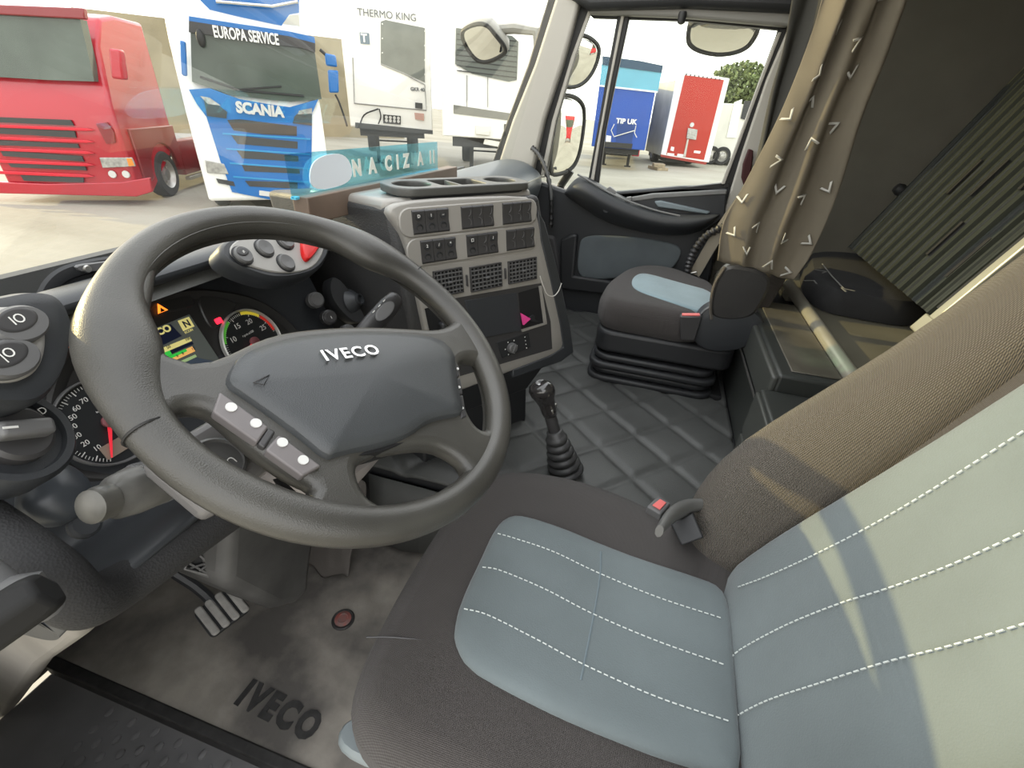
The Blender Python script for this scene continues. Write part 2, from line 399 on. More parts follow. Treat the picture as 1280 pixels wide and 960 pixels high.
# window frame of the door
m = M(); bar3(m, [(733, 14), (860, 20), (984, 34)], [(741, 22), (860, 26), (981, 38)], 1.035, .03)
m.make('window_frame', SEAL, door, bevel=.003)
m = M(); bar3(m, [(975, 34), (950, 100), (922, 180), (902, 236)], [(989, 34), (962, 100), (932, 190), (911, 240)], 1.035, .03)
m.make('window_frame', SEAL, door, bevel=.003)
m = M(); bar3(m, [(973, 40), (948, 105), (920, 182), (901, 232)], [(977, 40), (952, 105), (924, 182), (905, 233)], 1.03, .02)
m.make('bright_strip', PILLAR, door, bevel=.002)
m = M(); bar3(m, [(739, 236), (775, 241), (840, 236), (912, 228)], [(739, 246), (775, 248), (840, 243), (912, 235)], 1.03, .03)
m.make('window_seal', SEAL, door, bevel=.003)
m = M(); bar3(m, [(773, 14), (757, 100), (746, 165), (735, 226)], [(788, 16), (770, 100), (757, 165), (748, 232)], 1.03, .03)
m.make('window_divider', SEAL, door, bevel=.004)
m = M(); bar3(m, [(777, 16), (761, 100), (749, 165), (738, 226)], [(781, 16), (764, 100), (752, 165), (742, 228)], 1.02, .03)
m.make('divider_strip', PILLAR, door, bevel=.002)
m = M(); fr = FX(1.045)
m.prism(fr.pl([(780, 20), (982, 36), (905, 232), (742, 245)]), fr, -.004, 0)
m.make('window_pane', DGLASS, door, smooth=False)
m = M(); m.prism(fr.pl([(738, 16), (776, 18), (738, 240), (672, 225)]), fr, -.004, 0)
m.make('quarter_pane', DGLASS, door, smooth=False)
# sill ledge
fr = FX(1.0)
m = M(); m.prism(fr.pl([(722, 236), (775, 249), (840, 243), (909, 236), (906, 272), (880, 290), (790, 262), (740, 250)]), fr, -.04, 0)
m.make('sill_panel', DOORP, door, bevel=.006, bseg=3)
m = M(); m.prism(fr.pl([(770, 250), (815, 242), (909, 237), (908, 243), (820, 248), (778, 254)]), fr.sh(0, 0, .004), -.02, .0)
m.make('sill_strip', SILL, door, bevel=.004)
m = M(); f9 = FX(.985); m.prism(f9.pl([(818, 252), (826, 251), (888, 265), (884, 268), (822, 259)]), f9, -.02, 0)
m.make('door_pull', mat('blue grey trim', (.2, .24, .26), .45), door, bevel=.004)
# the arm rest bulging inwards
arm_top = [(704, 241), (722, 217), (738, 224), (760, 238), (785, 250), (815, 262), (850, 268), (880, 268), (902, 267)]
arm_bot = [(704, 243), (722, 256), (742, 270), (765, 281), (790, 288), (818, 294), (850, 296), (880, 290), (900, 270)]
R = []
fa, fb, fc = FX(.99), FX(.93), FX(.955)
for i, (t, b) in enumerate(zip(arm_top, arm_bot)):
    k = min(1, i / 1.2, (len(arm_top) - 1 - i) / 1.5); X0 = 1.0
    ta = V(FX(.985).w(*FX(.985).px(*t))); ba = V(FX(.99).w(*FX(.99).px(*b)))
    md = lambda f, X: (lambda q: FX(X).w(*FX(X).px(*q)))((lerp(t[0], b[0], f), lerp(t[1], b[1], f)))
    R.append([ta + V((.03, 0, 0)), ta, md(.12, .975 - .02 * k), md(.35, .965 - .04 * k), md(.65, .965 - .035 * k), md(.9, .98 - .01 * k), ba, ba + V((.03, 0, 0))])
m = M(); m.rings(R, closed=False, cap0=True, cap1=True); am = m.make('armrest', DOORP, door, sub=2, ang=80)
m = M()
tp = [V(FX(.962).w(*FX(.962).px(*q))) for q in [(722, 218), (740, 228), (762, 241), (790, 253), (820, 263), (850, 270)]]
m.tube(crom(tp, 24), .0035, 6); m.make('armrest_edge', SILL, am)
m = M(); fr = FX(.945)
for c in ((758, 262), (825, 274)):
    a, b = fr.px(*c); m.lathe([(.0135, 0), (.0135, .004), (.011, .006), (.0, .0062)], fr.w(a, b), (-1, 0, 0), 24)
m.make('screw_cap', DOORP, am)
m = M(); fr = FX(.975); m.prism(fr.pl([(757, 237), (762, 233), (771, 240), (765, 246)]), fr, -.02, .0)
m.make('latch_cover', SILL, door, bevel=.003)
m = M(); m.prism(fr.pl([(783, 247), (789, 246), (789, 251), (783, 252)]), fr, -.02, .004); m.make('catch', SILL, door, bevel=.002)
# inset cloth with a frame
m = M(); fr = FX(1.025)
ins = [(728, 294), (770, 294), (812, 298), (845, 305), (853, 313), (848, 325), (838, 338), (790, 345), (735, 350), (721, 340), (724, 310)]
m.puff(fr.pl(ins), fr, [(0, 0), (0, .008), (.004, .012), (.02, .014)], 72, 2); m.make('cloth_insert', DOORC, door)
m = M(); fr = FX(1.0)
m.prism(fr.pl([(700, 300), (716, 293), (722, 293), (717, 345), (850, 365), (850, 380), (700, 362)]), fr, -.03, 0)
m.make('door_pocket', DARK, door, bevel=.01)
# lower door / footwell wall
m = M(); m.prism([(.42, .15), (.42, .62), (.07, .62), (.03, .50), (.02, .15)], FX(1.02), -.03, 0)
m.make('kick_panel', mat('kick panel plastic', (.045, .044, .046), .6), door, bevel=.02)

# ================================================================== WINDSCREEN
ws = thing('window_1', 'curved windscreen of the truck cab', None, (0, .45, .86), kind='structure')
def wsy(x, z): return .47 - .19 * (abs(x) / 1.03) ** 2.6 - (z - .86) * .28
R = [[V((lerp(-1.03, 1.005, i / 24), wsy(lerp(-1.03, 1.005, i / 24), z), z)) for i in range(25)] for z in (.83, 1.1, 1.4, 1.75, 2.0)]
m = M(); m.rings(R, closed=False); m.make('glass_pane', WGLASS, ws, ang=180)
m = M(); m.tube([V((lerp(-1.04, 1.0, i / 24), wsy(lerp(-1.03, 1.0, i / 24), .84) + .0, .835)) for i in range(25)], .016, 8)
m.make('lower_seal', SEAL, ws)
# ================================================================== DASHBOARD
dash = thing('dashboard', 'dark truck dashboard with gauges behind the steering wheel', 'dashboard', (-.6, .35, .45))
# profile in (y, z), per x station
base = [(.46, .825), (.42, .85), (.37, .872), (.335, .886), (.30, .890), (.28, .882), (.287, .866), (.32, .858), (.362, .853), (.352, .84),
        (.262, .640), (.235, .632), (.19, .648), (.15, .672), (.12, .676), (.11, .672), (.118, .66), (.14, .645), (.17, .635), (.24, .62), (.40, .60)]
R = []
for x, dy, dz in ((-.905, .03, -.03), (-.90, .01, -.008), (-.88, .0, 0), (-.8, 0, 0), (-.7, 0, 0), (-.6, 0, 0), (-.5, 0, 0), (-.4, 0, 0), (-.33, .0, 0), (-.262, .0, 0)):
    row = []
    for k, (y, z) in enumerate(base):
        yy, zz = y, z
        if x > -.45 and k >= 11:                       # the padded roll fades out towards the column
            f = min(1, (x + .45) / .19); yy = lerp(y, max(y, .2 + .01 * k), f)
        if x < -.72 and 5 <= k <= 10: pass
        row.append(V((x, yy + dy, zz + dz)))
    R.append(row)
m = M(); m.rings(R, closed=False)
m.poly([p for p in R[0]]); m.poly([p for p in R[-1]][::-1])
m.make('dash_shell', DASH, dash, sub=2, ang=60)
# leathery padded roll along the driver's knees
def PA(px, fr): a, b = fr.px(*px); return fr.w(a, b)
rp = [PA(q, FY(.125)) for q in ((310, 622), (285, 640), (215, 688), (150, 733))] + [PA((104, 752), FY(.11))] + [PA(q, FX(-.893)) for q in ((66, 722), (25, 692), (-20, 662), (-70, 630))]
P = crom(rp, 60); m = M(); m.tube(P, [lerp(.026, .024, min(1, i / 20)) for i in range(60)], 28, flat=.95); m.make('knee_pad', PAD, dash, ang=180)
m = M(); fe_ = FX(-.878); m.prism(fe_.pl([(-60, 660), (0, 690), (40, 722), (80, 755), (98, 782), (98, 802), (84, 812), (50, 835), (10, 890), (-60, 960)]), fe_, -.03, 0)
m.make('end_panel', mat('beige grey end panel', (.24, .225, .2), .6, var=.15, vscale=9), dash, bevel=.012, bseg=3)
# dash top towards the windscreen, across the whole cab
m = M(); RR = []
for x in [lerp(-.98, .99, i / 14) for i in range(15)]:
    yb = wsy(x, .85) - .005
    a = (yb, .845); z1 = .868; RR.append([V((x, yb, .825)), V((x, yb - .02, .848)), V((x, lerp(yb, .30, .5), .866)), V((x, .31, .874 + (.012 if x > -.3 else 0))), V((x, .29, .85))])
m.rings(RR, closed=False); m.make('dash_top', DASHT, dash, sub=1, ang=60)

# instrument panel
TH = math.radians(23.6)
cl = Fr((-.57, .305, .735), (1, 0, 0), (0, math.sin(TH), math.cos(TH)))
ip = None
m = M(); out = [(60, 600), (50, 520), (66, 460), (100, 415), (150, 385), (215, 362), (262, 361), (320, 372), (360, 400), (392, 440), (400, 480), (300, 560), (160, 605)]
m.puff(cl.pl(out), cl, [(0, -.01), (0, .004), (.004, .007), (.012, .004), (.016, .001)], 96, 2)
ip = m.make('instrument_panel', mat('cluster face', (.028, .027, .026), .5, bump=.05), dash)
# raised warning lamp fields
m = M()
for pts in ([(196, 371), (232, 364), (243, 378), (238, 386), (202, 392), (196, 385)], [(243, 372), (262, 369), (293, 378), (294, 384), (268, 415), (256, 405)], [(205, 458), (268, 456), (262, 470), (212, 470)]):
    m = M(); m.puff(cl.pl(pts), cl, [(0, .0), (0, .003), (.002, .0045)], 40, 2); m.make('warning_lamp_field', mat('lamp field', (.032, .031, .03), .35), ip)
m = M(); fr = cl.sh(0, 0, .005); a, b = fr.px(201, 386)
m.prism([(a - .008, b - .005), (a + .008, b - .005), (a, b + .008)], fr, 0, .0008); m.make('warning_symbol', mat('amber symbol', (1, .22, .02), .4, emis=2.), ip)
m = M(); a, b = fr.px(202, 387); m.mi(0).prism([(a - .0040, b - .0030), (a + .0034, b - .0030), (a - .0003, b + .003)], fr, .0008, .0012); m.box(a - .001, a + .0003, b - .003, b + .002, .0012, .0018, fr)
m.make('symbol_centre', DARK, ip)
m = M(); a, b = fr.px(273, 401); m.prism(rrect(a - .006, b - .0045, a + .006, b + .0045, .002), fr, 0, .001); m.make('warning_light', mat('red light', (1, .02, .05), .4, emis=2.2), ip)
m = M(); a, b = fr.px(80, 430); m.prism(rrect(a - .006, b - .006, a + .005, b + .004, .001), fr.sh(0, 0, .01), 0, .001); m.make('warning_light', mat('orange light', (.6, .12, .03), .4, emis=.5), ip)
# colour screen
m = M(); fr = cl.sh(0, 0, .004)
scr = [(150, 428), (236, 393), (274, 450), (200, 480)]
m.prism(fr.pl(scr), fr, -.001, .002); sc = m.make('display_screen', mat('screen glass', (.10, .11, .10), .25, emis=.25), ip, bevel=.001)
fr = cl.sh(0, 0, .0062)
def spoly(pts, mt, c=.0, nm='screen_field'):
    m = M(); m.prism(fr.pl(pts, c), fr, c, c + .0004); return m.make(nm, mt, sc, smooth=False)
NV = mat('screen navy', (.008, .012, .03), .3, emis=.3); YE = mat('screen yellow', (.62, .55, .2), .4, emis=.6); GR = mat('screen green', (.03, .42, .05), .4, emis=.7)
LG = mat('screen pale green', (.35, .48, .22), .4, emis=.4); OR = mat('screen orange', (.8, .42, .12), .4, emis=.6); GY = mat('screen grey', (.2, .22, .2), .4, emis=.2)
spoly([(175, 421), (213, 405), (227, 420), (186, 440)], NV); spoly([(222, 401), (236, 396), (243, 408), (229, 414)], YE)
spoly([(188, 441), (237, 421), (240, 426), (191, 447)], YE); spoly([(191, 447), (240, 427), (242, 430), (193, 452)], NV, .0)
spoly([(192, 446), (212, 438), (215, 443), (194, 452)], GR, .0005); spoly([(196, 452), (240, 433), (244, 439), (200, 459)], OR); spoly([(200, 450), (232, 436), (234, 439), (203, 453)], GR, .0005)
spoly([(206, 460), (244, 443), (246, 446), (212, 462)], LG); spoly([(217, 458), (246, 447), (268, 452), (232, 458)], mat('screen slate', (.06, .08, .11), .3, emis=.2))
spoly([(171, 424), (176, 422), (188, 441), (182, 444)], GY)
ft = fr.rot(math.radians(0)); m = M()
a, b = fr.px(197, 416); m.text('IVECO', fr, .0135, a, b, .0006, bold=.0006, sx=1.05)
m.make('screen_text', YE, sc, smooth=False)
m = M(); a, b = fr.px(233, 405); m.text('N', fr.sh(0, 0, .0006), .014, a, b, .0006, bold=.0003)
for t, x, y in (('0', 190, 442), ('50', 210, 434), ('100', 234, 424), ('4', 213, 449), ('6', 221, 445), ('8', 228, 442), ('12', 241, 436)):
    a, b = fr.px(x, y); m.text(t, fr.sh(0, 0, .0012), .006, a, b, .0004)
m.make('screen_text', NV, sc, smooth=False)
m = M(); a, b = fr.px(236, 414); m.text('ECON', fr, .005, a, b, .0005)
for x, y in ((171, 426), (176, 433), (182, 441)): a, b = fr.px(x, y); m.box(a - .004, a + .003, b - .003, b + .003, 0, .0006, fr)
m.make('screen_text', YE, sc, smooth=False)

def gauge(cx, cy, rim_px, name, labels, a_lab, ticks, arcs, needle, mt_rim, size):
    fr = cl.sh(0, 0, .004); a, b = fr.px(cx, cy); a2, b2 = fr.px(*rim_px); r = math.hypot(a2 - a, b2 - b)
    m = M(); m.lathe([(r * 1.0, 0), (r * 1.0, .007), (r * .975, .009), (r * .95, .007), (r * .94, .002), (0, .002)], fr.w(a, b), fr.n, 64, caps=False)
    g = m.make(name, mt_rim, ip)
    m = M(); m.lathe([(r * .94, .0025), (0.0001, .0025)], fr.w(a, b), fr.n, 48, caps=False); m.make('dial_face', mat('dial face', (.022, .024, .026), .4), g)
    P = lambda ang, rr: (a + rr * r * math.cos(math.radians(ang)), b + rr * r * math.sin(math.radians(ang)))
    m = M()
    for k in range(ticks[2] + 1):
        ang = lerp(ticks[0], ticks[1], k / ticks[2]); major = k % ticks[3] == 0; t = math.radians(ang); d = V((math.cos(t), math.sin(t), 0)); n = V((-d.y, d.x, 0)) * (.0006 if major else .00035)
        q = [V((*P(ang, .9), 0)) + n, V((*P(ang, .9), 0)) - n, V((*P(ang, .78 if major else .83), 0)) - n, V((*P(ang, .78 if major else .83), 0)) + n]
        m.prism([(v.x, v.y) for v in q], fr, .003, .0034)
    for ang, t in labels: x, y = P(ang, a_lab); m.text(t, fr.sh(0, 0, .003), size, x, y, .0004)
    x, y = P(90, .28); m.text('r.p.m x100' if 'tach' in name else 'km/h', fr.sh(0, 0, .003), size * .45, x, y, .0003)
    m.make('dial_markings', MARK, g, smooth=False)
    for a0, a1, r0, r1, mt in arcs:
        m = M(); n = 16; m.rings([[fr.w(*P(lerp(a0, a1, k / n), rr), .0036)] for k in range(1) for rr in (r0,)] if 0 else [[fr.w(*P(lerp(a0, a1, k / n), r0), .0036) for k in range(n + 1)], [fr.w(*P(lerp(a0, a1, k / n), r1), .0036) for k in range(n + 1)]], closed=False)
        m.make('dial_arc', mt, g, smooth=False)
    m = M(); tip = P(needle, .82); t = math.radians(needle + 90); nx, ny = math.cos(t) * .0024, math.sin(t) * .0024
    m.prism([(a + nx, b + ny), (a - nx, b - ny), (tip[0] - nx * .3, tip[1] - ny * .3), (tip[0] + nx * .3, tip[1] + ny * .3)], fr, .006, .0075)
    m.make('needle', mat('red needle', (.8, .03, .05), .4, emis=.5), g, smooth=False)
    m = M(); m.lathe([(.008, .004), (.0085, .009), (.006, .0105), (0, .011)], fr.w(a, b), fr.n, 24); m.make('needle_hub', mat('needle hub', (.25, .08, .09), .4), g)
gauge(315, 428, (280, 443), 'tachometer', [(222, '0'), (198, '5'), (150, '10'), (108, '15'), (66, '20'), (22, '25')], .62, (228, 0, 56, 10),
      [(160, 115, .93, .84, mat('arc green', (.12, .5, .06), .4, emis=.3)), (82, 42, .93, .84, mat('arc yellow', (.75, .6, .05), .4, emis=.3)), (40, 2, .93, .84, mat('arc red', (.6, .03, .02), .4, emis=.3))],
      197, mat('pale gauge rim', (.55, .55, .52), .35, metal=.4), .0125)
gauge(133, 527, (61, 540), 'speedometer', [(240, '0'), (219, '10'), (197, '20'), (177, '30'), (158, '40'), (139, '50'), (120, '60'), (100, '70')], .62, (240, -60, 70, 4), [], 240, mat('dark gauge rim', (.16, .16, .16), .4), .0088)
m = M(); fr = cl.sh(0, 0, .008); a, b = fr.px(143, 560); m.prism(rrect(a - .014, b - .009, a + .014, b + .009, .002), fr, 0, .0006); m.make('odometer_display', mat('lcd', (.3, .24, .19), .4), ip)

# hazard switch pod on the hood
TP = math.radians(38)
hp = Fr((-.36, .235, .889), (1, 0, 0), (0, math.sin(TP), math.cos(TP)))
m = M(); out = [(272, 316), (276, 302), (300, 292), (345, 284), (392, 282), (412, 293), (413, 315), (402, 335), (385, 345), (345, 352), (305, 340), (282, 328)]
m.puff(hp.pl(out), hp, [(0, -.03), (0, -.006), (.002, .0), (.005, .003)], 72, 2); hz = m.make('switch_pod', DASH, dash)
m = M(); out = [(284, 317), (288, 306), (305, 297), (345, 289), (390, 287), (402, 296), (404, 312), (396, 330), (380, 341), (345, 344), (310, 335), (292, 326)]
m.puff(hp.pl(out), hp.sh(0, 0, .002), [(0, 0), (0, .002), (.0015, .0035)], 72, 2); m.make('switch_plate', PODG, hz)
fr = hp.sh(0, 0, .0055)
for x, y in ((303, 320), (330, 311), (356, 302), (357, 329)):
    a, b = fr.px(x, y); m = M(); m.lathe([(.0135, -.001), (.0135, .004), (.0115, .0065), (.006, .006), (0, .0055)], fr.w(a, b), fr.n, 32); bt = m.make('round_button', SWG, hz)
    m = M(); m.lathe([(.0155, -.0005), (.0155, .0008), (.0135, .001)], fr.w(a, b), fr.n, 32, caps=False); m.make('button_ring', DARK, bt)
    if (x, y) in ((303, 320), (356, 302)):
        m = M(); m.puff(ellipse(a, b + .0035, .0095, .006), fr.sh(0, 0, .0062), [(0, -.002), (0, .0006), (.001, .001)], 32, 0); m.make('button_cap', SW, bt)
        m = M(); m.text('≠' if x == 303 else '–', fr.sh(0, 0, .0074), .008, a, b + .003, .0003); m.make('button_symbol', MARK, bt, smooth=False)
m = M(); m.puff(fr.pl([(375, 300), (376, 294), (396, 293), (401, 306), (386, 327), (380, 328), (375, 318)]), fr, [(0, -.001), (0, .006), (.002, .009), (.006, .0095)], 56, 2); hzb = m.make('hazard_button', RED, hz)
m = M(); a, b = fr.px(387, 307); f2 = fr.sh(0, 0, .0097)
for s_ in (.0062, .0034): m.prism([(a - s_, b - s_ * .8), (a + s_, b - s_ * .8), (a, b + s_ * 1.1)], f2, 0, .0004 if s_ > .005 else .0007); m.mi(1)
m.make('hazard_symbol', [MARK, RED], hzb, smooth=False)

# left-hand switch pod
lp = Fr((-.83, .16, .90), V((1, .28, 0)), V((-.12, .42, .85)))
m = M(); out = [(-40, 372), (0, 366), (40, 358), (75, 364), (95, 392), (96, 430), (85, 470), (55, 505), (0, 505), (-40, 500)]
m.puff(lp.pl(out), lp, [(0, -.05), (0, -.012), (.004, -.002), (.01, .0)], 72, 2); lpod = m.make('switch_pod', DASH, dash)
m = M(); out = [(-40, 385), (0, 386), (22, 384), (45, 394), (53, 412), (53, 440), (44, 464), (25, 477), (0, 480), (-40, 478)]
m.puff(lp.pl(out), lp, [(0, 0), (0, .003), (.002, .005), (.005, .006)], 64, 2); m.make('switch_plate', PODG, lpod)
fr = lp.sh(0, 0, .006)
for (x, y, tx) in ((23, 407, 'IO'), (10, 450, '|O')):
    a, b = fr.px(x, y); m = M(); m.puff(ellipse(a, b, .0225, .0155), fr, [(0, -.001), (.0, .004), (.002, .0065)], 40, 0); bt = m.make('oval_button', SWG, lpod)
    m = M(); m.puff(ellipse(a - .002, b + .004, .0165, .0095), fr.sh(0, 0, .0062), [(0, -.001), (0, .0008), (.001, .0012)], 40, 0); m.make('button_cap', SW, bt)
    m = M(); m.text(tx, fr.sh(0, 0, .0076), .011, a - .002, b + .004, .0003); m.make('button_symbol', MARK, bt, smooth=False)
# light switch
ls = Fr((-.86, .15, .80), V((1, .3, 0)), V((-.1, .5, .8)))
a, b = ls.px(14, 549); cc = ls.w(a, b)
m = M(); m.lathe([(.046, -.03), (.046, .0), (.042, .006), (.036, .006), (.035, .0), (.0, .0)], cc, ls.n, 48); lsw = m.make('light_switch', DASH, dash)
m = M(); m.lathe([(.026, -.001), (.0255, .01), (.022, .013), (.0, .013)], cc, ls.n, 40); m.make('switch_collar', SW, lsw)
m = M(); k = Fr(cc, ls.u * .8 - ls.v * .5, ls.u * .5 + ls.v * .8, ls.n); m.box(-.019, .019, -.0075, .0075, .01, .026, k); m.make('rotary_knob', SWG, lsw, bevel=.004, bseg=3)
m = M(); m.box(-.018, -.008, -.001, .001, .026, .0265, k); m.make('pointer_mark', MARK, lsw, smooth=False)
m = M(); f2 = ls.sh(0, 0, .0062)
for ang, t in ((38, '0'), (68, 'x'), (100, '='), (8, 'D')): m.text(t, f2, .009, a + .031 * math.cos(math.radians(ang)), b + .031 * math.sin(math.radians(ang)), .0004)
m.make('switch_symbols', MARK, lsw, smooth=False)
# round speaker-like dome and the small round blank
dm = Fr((-.83, .17, .71), V((1, .1, 0)), V((0, .62, .78)))
m = M(); m.puff(dm.pl([(14, 628), (22, 598), (50, 580), (85, 582), (112, 600), (118, 618), (108, 642), (80, 655), (45, 655), (22, 645)]), dm, [(0, -.012), (.0, -.002), (.003, .004), (.01, .009)], 56, 2, dome=.006)
m.make('dome_cover', mat('satin dash dome', (.055, .062, .072), .35), dash)
m = M(); f2 = dm.sh(0, 0, -.01); a, b = f2.px(104, 657); m.lathe([(.014, 0), (.014, .006), (.011, .0085), (0, .0085)], f2.w(a, b), dm.n, 28); m.make('round_blank', DASH, dash)
# side button panel right of the gauges
sp_ = Fr((-.25, .25, .74), V((1, -.5, 0)), V((0, .45, .9)))
for x, y, r in ((399, 382, .014), (411, 405, .0135), (430, 421, .012)):
    a, b = sp_.px(x, y); m = M(); m.lathe([(r * 1.12, -.015), (r * 1.12, .001), (r, .002), (r, .005), (r * .8, .0075), (0, .007)], sp_.w(a, b), sp_.n, 28); bt = m.make('round_button', SW if y == 405 else SWG, dash)
    if y == 405: m = M(); m.text('ı', sp_.sh(0, 0, .0078), .012, a, b, .0003); m.make('button_symbol', MARK, bt, smooth=False)
m = M(); m.puff(sp_.pl([(414, 356), (420, 343), (432, 352), (448, 390), (450, 404), (438, 410), (426, 400), (414, 378)]), sp_, [(0, -.03), (0, .004), (.002, .008)], 48, 2); wp = m.make('socket_housing', DARK, dash)
a, b = sp_.px(438, 377); m = M(); m.lathe([(.026, .002), (.018, .012), (.012, .018), (.0115, .024), (.009, .024), (.0085, .018), (0, .018)], sp_.w(a, b), (sp_.n + V((.5, -.2, 0))), 28); m.make('socket', DASH, wp)
# cowl trim standing before the windscreen on the left
m = M(); fy = FY(.36)
pth = [fy.w(*fy.px(x, y)) for x, y in ((55, 372), (64, 356), (78, 344), (100, 336), (130, 330), (180, 322))]
m.tube(crom(pth, 20), .009, 8, flat=.6); m.prism(fy.pl([(70, 364), (76, 350), (100, 340), (140, 332), (180, 326), (180, 352)]), fy, -.01, 0, ); m.make('demister_cowl', DARK, dash)
m = M(); fz = FZ(.93); m.puff(fy.pl([(88, 334), (92, 330), (125, 326), (160, 321), (160, 330), (118, 338), (98, 340)]), fy, [(0, 0), (0, .006), (.001, .008)], 40, 1); a, b = fy.px(103, 335)
m.mi(1).lathe([(.005, .008), (.004, .0105), (0, .011)], fy.w(a, b), fy.n, 14); m.make('cowl_bracket', [SWG, STEEL], dash)
# ================================================================== STEERING WHEEL
WC = V((-.597, .003, .828)); yaw = -.066; t35 = math.radians(35)
wu = V((math.cos(yaw), math.sin(yaw), 0)); wb = V((-math.sin(yaw), math.cos(yaw), 0)); wv = wb * math.cos(t35) + V((0, 0, math.sin(t35)))
wf = Fr(WC, wu, wv); sw = thing('steering_wheel', 'worn dark four spoke steering wheel with chrome letters', 'steering wheel', WC)
R0 = .226
m = M(); R = []; NS = 128
for k in range(NS + 1):
    t = 2 * math.pi * k / NS; d = math.degrees(t) % 360
    def bump(c, wd): x = ((d - c + 180) % 360 - 180) / wd; return math.exp(-x * x)
    g = bump(148, 15) + bump(32, 15)                    # thumb rests
    rr = .0180 + .0045 * g; ext = .010 * g + .004 * (bump(205, 30) + bump(335, 30))
    cen = R0 - .0018 - ext * .6
    ring = []
    for j in range(20):
        p = 2 * math.pi * j / 20; ra = (rr + ext) * math.cos(p); rn = (rr * .98) * math.sin(p)
        q = wf.w((cen + ra) * math.cos(t), (cen + ra) * math.sin(t), rn); ring.append(q)
    R.append(ring)
m.rings(R); m.make('rim', LEATHER, sw, ang=180, weld=True)
# the two joints of the leather
for d in (171, 12):
    m = M(); t = math.radians(d); m.tube([wf.w((R0 + .0185 * math.cos(p)) * math.cos(t), (R0 + .0185 * math.cos(p)) * math.sin(t), .0182 * math.sin(p)) for p in [2 * math.pi * j / 20 for j in range(20)]], .0012, 5, closed=True); m.make('leather_seam', SEAL, sw)
# spokes: a disc with four openings
fs = wf.sh(0, 0, -.004)
outer = ellipse(0, 0, R0 - .004, R0 - .004, 96)
H1 = [(196, 330), (190, 375), (185, 400), (176, 420), (200, 448), (235, 462), (262, 458), (290, 446), (325, 428), (370, 418), (440, 413), (500, 415), (545, 418), (566, 406), (572, 388), (540, 358), (500, 330), (455, 306), (400, 290), (340, 280), (290, 280), (240, 294)]
H2 = [(216, 526), (224, 518), (245, 517), (262, 524), (300, 560), (340, 590), (368, 606), (386, 613), (384, 624), (368, 632), (335, 628), (295, 608), (250, 576), (224, 550)]
H3 = [(440, 586), (462, 572), (500, 565), (535, 562), (560, 572), (578, 588), (577, 604), (552, 622), (515, 636), (480, 640), (455, 628), (444, 608)]
H4 = [(568, 462), (576, 453), (594, 453), (606, 462), (613, 490), (615, 520), (607, 540), (596, 543), (584, 530), (574, 505)]
holes = [resample(smooth2(fs.pl(h), 2), 64) for h in (H1, H2, H3, H4)]
holes = [[(p.x, p.y) for p in h] for h in holes]
# keep the openings inside the rim
def clampr(h): 
    o = []
    for x, y in h:
        r = math.hypot(x, y); k = min(1, (R0 - .007) / r); o.append((x * k, y * k))
    return o
m = M(); m.holed(outer, [clampr(h) for h in holes], fs, .030, .0125, 4); m.make('spokes', LEATHER, sw, ang=60)
# airbag cover
cov = [(296, 450), (325, 437), (365, 427), (440, 420), (500, 421), (545, 427), (565, 446), (567, 470), (571, 500), (577, 523), (550, 527), (530, 533), (512, 547), (495, 555), (470, 563), (433, 571), (418, 575), (403, 580), (372, 553), (335, 526), (305, 505), (277, 487), (284, 468)]
fc_ = wf.sh(0, 0, .006)
P = fc_.pl(cov); m = M(); m.puff(P, fc_, [(-.001, -.02), (0, .004), (.0015, .008), (.0025, .0105), (.003, .012)], 120, 1, dome=.010)
ab = m.make('airbag_cover', LEATHER2, sw, ang=70)
m = M(); m.puff(P, fc_, [(-.004, -.02), (-.003, .003), (0.002, .003)], 120, 0); m.make('cover_joint', BLACK, sw)
# chrome lettering along the top of the cover
fl = wf.sh(0, 0, .0275); a0, b0 = fl.px(400, 446); a1, b1 = fl.px(474, 437); ang = math.atan2(b1 - b0, a1 - a0)
tl = V((0, math.sin(math.radians(8)), 0))
ft = Fr(fl.w((a0 + a1) / 2, (b0 + b1) / 2), fl.u * math.cos(ang) + fl.v * math.sin(ang), (fl.v * math.cos(ang) - fl.u * math.sin(ang)) - fl.n * .12)
m = M(); m.text('IVECO', ft.sh(0, -.001, -.002), .022, 0, 0, .0036, bold=.0004, sx=math.hypot(a1 - a0, b1 - b0) / .074, sp=1.15)
m.make('chrome_letters', CHROME, ab, ang=30)
# faint embossed marks on the cover
m = M(); f2 = wf.sh(0, 0, .0225); a, b = f2.px(327, 474)
m.tube([f2.w(a - .009, b + .001), f2.w(a + .01, b), f2.w(a - .003, b - .006), f2.w(a - .009, b + .001)], .0006, 5); m.make('embossed_mark', SW, ab)
# button strips
def strip(px, nm, mt, c=.004, h=.012):
    f = wf.sh(0, 0, c); m = M(); m.prism(f.pl(px, h), f, 0, h); return m.make(nm, mt, sw, bevel=.002, bseg=3)
def dot(o, x, y, c, r, mt=MARK):
    f = wf.sh(0, 0, c); a, b = f.px(x, y); m = M(); m.prism(ellipse(a, b, r, r), f, -.001, .0008); m.make('white_dot', mat('white dot', (.6, .6, .58), .5), o)
s1 = strip([(275, 489), (336, 533), (322, 553), (266, 514)], 'button_strip', BTN)
s2 = strip([(349, 543), (402, 582), (378, 595), (332, 562)], 'button_strip', BTN)
s3 = strip([(335, 534), (345, 539), (331, 560), (322, 554)], 'strip_divider', SW, .002)
for o, x, y in ((s1, 289, 509), (s1, 320, 529), (s2, 353, 553), (s2, 379, 575)): dot(o, x, y, .0165, .0048)
s4 = strip([(567, 446), (574, 458), (575, 470), (570, 472)], 'side_button', SW, .002, .011)
s5 = strip([(570, 473), (576, 472), (579, 492), (573, 494)], 'side_button', SW, .002, .011)
s6 = strip([(573, 495), (579, 493), (584, 520), (577, 523)], 'side_button', SW, .002, .011)
